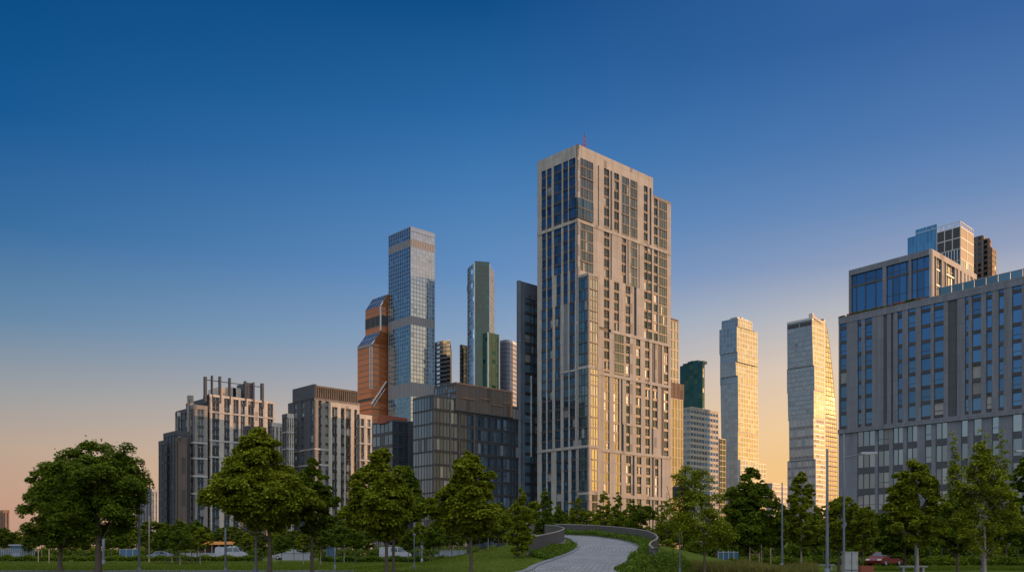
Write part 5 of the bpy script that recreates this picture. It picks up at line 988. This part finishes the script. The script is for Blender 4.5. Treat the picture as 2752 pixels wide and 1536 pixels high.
def small():
    car('red car parked facing left in the shade in front of the right block', 2377, 93, 0, 'red_car_paint', pi + .7)
    G = 'vehicles parked beyond the lawn'
    car('pale blue grey car parked in front of the pavilion left end', 430, 165, 0, 'grey_car_paint', pi, group=G); car('white van parked at the right end of the pavilion', 622, 150, .0, 'white_paint', 0, 'van', G, 'van')
    car('white car parked left of the pavilion white wall', 770, 160, 0, 'white_paint', pi, group=G); car('white van seen behind the yellow topped maple trunks', 1062, 148, 0, 'white_paint', 0, 'van', G, 'van'); car('grey car seen between the thin trunks left of the cone shaped maple', 1205, 150, 0, 'grey_car_paint', 0, group=G)
    car('blue grey car half hidden at the foot of the grass slope', 1330, 150, 0, 'grey_car_paint', pi, group=G)
    D = 175.0; x0, x1 = wx(520, D), wx(640, D); zt = wz(1459, D); r = thing('pavilion', 'low pavilion with an orange roof and thin posts beyond the lawn', 'pavilion', ((x0 + x1) / 2, D, 0))
    m = MB(); m.box(((x0 + x1) / 2, D, zt), (x1 - x0, 5, .45), 'orange_roof'); m.box(((x0 + x1) / 2, D, zt + .28), (x1 - x0 - .5, 4.4, .12), 'orange_roof'); m.build('roof', r)
    for i in range(7): p = MB(); p.box((x0 + .4 + (x1 - x0 - .8) * i / 6, D - 2.2, zt / 2), (.2, .2, zt - .4), 'timber'); p.build('post', r)
    m = MB(); m.box(((x0 + x1) / 2, D + 2, zt / 2), (x1 - x0 - .6, .2, zt - .4), 'brown_cladding'); m.box(((x0 + x1) / 2 + 2.5, D + 1.85, zt / 2), (2.2, .1, zt - .9), 'glass_teal'); m.build('back_wall', r); fix(r)
    D = 158.0; m = MB(); m.box((wx(548, D), D, .55), (wx(612, D) - wx(490, D), .35, 1.1), 'white_paint'); m.box((wx(548, D), D - .03, 1.14), (wx(612, D) - wx(490, D), .5, .1), 'frame_grey'); tag(m.build('low_wall'), 'long low white wall in front of the orange roofed pavilion', 'wall')
    D = 150.0; m = MB()
    m.box((wx(800, D), D, .6), (wx(850, D) - wx(768, D), .3, 1.25), 'white_paint'); m.box((wx(798, D), D, 1.5), (1.8, .3, .5), 'frame_grey'); m.box((wx(790, D) + .2, D - .03, 1.26), (5.2, .4, .08), 'frame_grey'); tag(m.build('low_wall'), 'white wall with a small grey hatch, left of the narrow dark maple', 'wall')
    D = 140.0; r = thing('picket_fence', 'pale picket fence behind the thin trees at the left edge', 'fence', (wx(40, D), D, 0)); m = MB()
    for i in range(int((wx(100, D) - wx(-30, D)) / .28)): X = wx(-30, D) + i * .28; m.box((X, D, 1.05), (.16, .05, 1.7 + R.uniform(-.04, .04)), 'hoarding')
    m.build('picket', r)['kind'] = 'stuff'; m = MB(); m.box((wx(35, D), D + .05, .5), (wx(100, D) - wx(-30, D), .04, .1), 'timber'); m.box((wx(35, D), D + .05, 1.5), (wx(100, D) - wx(-30, D), .04, .1), 'timber'); m.build('rail', r); fix(r)
    def panels(name, label, x0, x1, D, h, n, mt, cat='fence', z=0.0):
        r = thing(name, label, cat, (wx((x0 + x1) / 2, D), D, z)); a, b = wx(x0, D), wx(x1, D)
        for i in range(n):
            c = a + (b - a) * (i + .5) / n; m = MB(); m.box((c, D, z + h / 2 + .1), ((b - a) / n - .1, .05, h), mt); m.box((c, D - .04, z + h + .08), ((b - a) / n - .08, .08, .08), 'frame_grey'); m.build('panel', r)
            m = MB(); m.box((c - (b - a) / n / 2, D, z + h / 2 + .1), (.09, .09, h + .25), 'frame_grey'); m.build('post', r)
        fix(r)
    panels('site_fence', 'blue site fence panels beside the tall pale post', 322, 374, 148, 1.7, 3, 'blue_paint'); panels('site_fence', 'dark blue mesh barrier under the loose airy tree', 1930, 1986, 100, 1.35, 4, 'teal_paint'); panels('site_fence', 'grey blue site hoarding behind the cone shaped maple', 1180, 1255, 142, 1.5, 5, 'hoarding')
    panels('site_fence', 'grey hoarding at the foot of the grass slope', 1288, 1400, 146, 1.5, 6, 'hoarding')
    D = 150.0; r = thing('kiosk', 'small blue and white kiosk behind the left fence', 'kiosk', (wx(50, D), D, 0)); m = MB(); m.box((wx(50, D), D, 1.2), (1.9, 1.6, 2.4), 'teal_paint'); m.build('wall', r); m = MB(); m.box((wx(50, D), D, 2.5), (2.3, 2.0, .22), 'frame_grey'); m.build('roof', r); m = MB(); m.box((wx(50, D), D - .85, .85), (1.3, .06, .7), 'white_paint'); m.build('sign_board', r); fix(r)
    D = 146.0; r = thing('kiosk', 'small blue booth between the narrow dark maple and the yellow topped maple', 'kiosk', (wx(888, D), D, 0)); m = MB(); m.box((wx(888, D), D, 1.1), (1.2, 1.2, 2.2), 'blue_paint'); m.build('wall', r); m = MB(); m.box((wx(888, D), D, 2.26), (1.4, 1.4, .12), 'frame_grey'); m.build('roof', r); fix(r)
    D = 138.0; r = thing('recycling_bin', 'bright blue bin left of the cone shaped maple trunk', 'bin', (wx(1256, D), D, 0)); m = MB(); m.box((wx(1256, D), D, .6), (.8, .7, 1.1), 'teal_paint'); m.build('body', r); m = MB(); m.box((wx(1256, D), D, 1.2), (.9, .8, .12), 'blue_paint'); m.build('lid', r); fix(r)
    D = 133.0; r = thing('recycling_bin', 'blue bin by the stout white lamp post', 'bin', (wx(1121, D), D, 0)); m = MB(); m.box((wx(1121, D), D, .6), (.9, .7, 1.1), 'teal_paint'); m.build('body', r); m = MB(); m.box((wx(1121, D), D, 1.2), (1, .8, .12), 'blue_paint'); m.build('lid', r); fix(r)
    D = 57.2; X = wx(839, D); s = MB((X, D, 0)); s.box((X, D - .125, wz(1498, D)), (.24, .03, .30), 'teal_paint'); s.box((X, D - .142, wz(1498, D)), (.2, .008, .04), 'blue_paint'); tag(s.build('notice_plate'), 'small blue plate fixed to the narrow dark maple trunk', 'sign').location = (X, D, 0)
    # utility cabinet and planter
    D = 56.0; xa, xb, xm = wx(2270, D), wx(2306, D), wx(2289, D); zt = wz(1483, D); r = thing('utility_cabinet', 'pale grey two door utility cabinet beside the thick grey lamp post', 'cabinet', (xm, D, 0))
    m = MB(); m.box(((xa + xb) / 2, D + .25, zt / 2), (xb - xa, .5, zt), 'cabinet_paint'); m.box(((xa + xb) / 2, D + .25, zt + .02), (xb - xa + .06, .56, .05), 'cabinet_paint'); m.build('body', r)
    for a, b in ((xa + .03, xm - .03), (xm + .03, xb - .03)): m = MB(); m.box(((a + b) / 2, D - .012, zt * .60), (b - a, .02, zt * .62), 'cabinet_paint'); o = m.build('door', r); h = MB(); h.box((b - .06, D - .03, zt * .6), (.03, .03, .16), 'steel'); h.build('handle', o)
    m = MB(); m.box((xm, D - .02, zt / 2), (.05, .02, zt), 'frame_dark'); m.box(((xa + xb) / 2, D - .022, zt * .26), (xb - xa, .02, .04), 'frame_dark'); m.build('trim', r); fix(r)
    for o in r.children:
        for g in o.children: g.matrix_parent_inverse.identity()
    D = 64.5; r = thing('planter', 'rusty steel planter box right of the utility cabinet', 'planter', (wx(2322, D), D, 0)); m = MB(); w = .9
    for dx, dy, sx, sy in ((0, -.6, w, .05), (0, .6, w, .05), (-w / 2, 0, .05, 1.2), (w / 2, 0, .05, 1.2)): m.box((wx(2322, D) + dx, D + dy, .26), (sx, sy, .52), 'rust')
    m.build('side', r); m = MB(); m.box((wx(2322, D), D, .22), (w - .06, 1.1, .4), 'bark'); m.build('soil', r); fix(r)
    for x, D, w, lab in ((2206, 74, 2.2, 'low concrete bench left of the thick grey lamp post'), (2452, 66, 2.0, 'low concrete bench beside the pale post of the egg shaped tree'), (1858, 84, 2.6, 'long low concrete bench behind the tall dry grass')):
        r = thing('concrete_bench', lab, 'bench', (wx(x, D), D, 0), 'concrete benches'); m = MB(); m.box((0, 0, .44), (w, .5, .1), 'concrete'); m.build('seat', r)
        for s in (-1, 1): m = MB(); m.box((s * w * .36, 0, .195), (.16, .42, .39), 'concrete'); m.build('leg', r)
small()
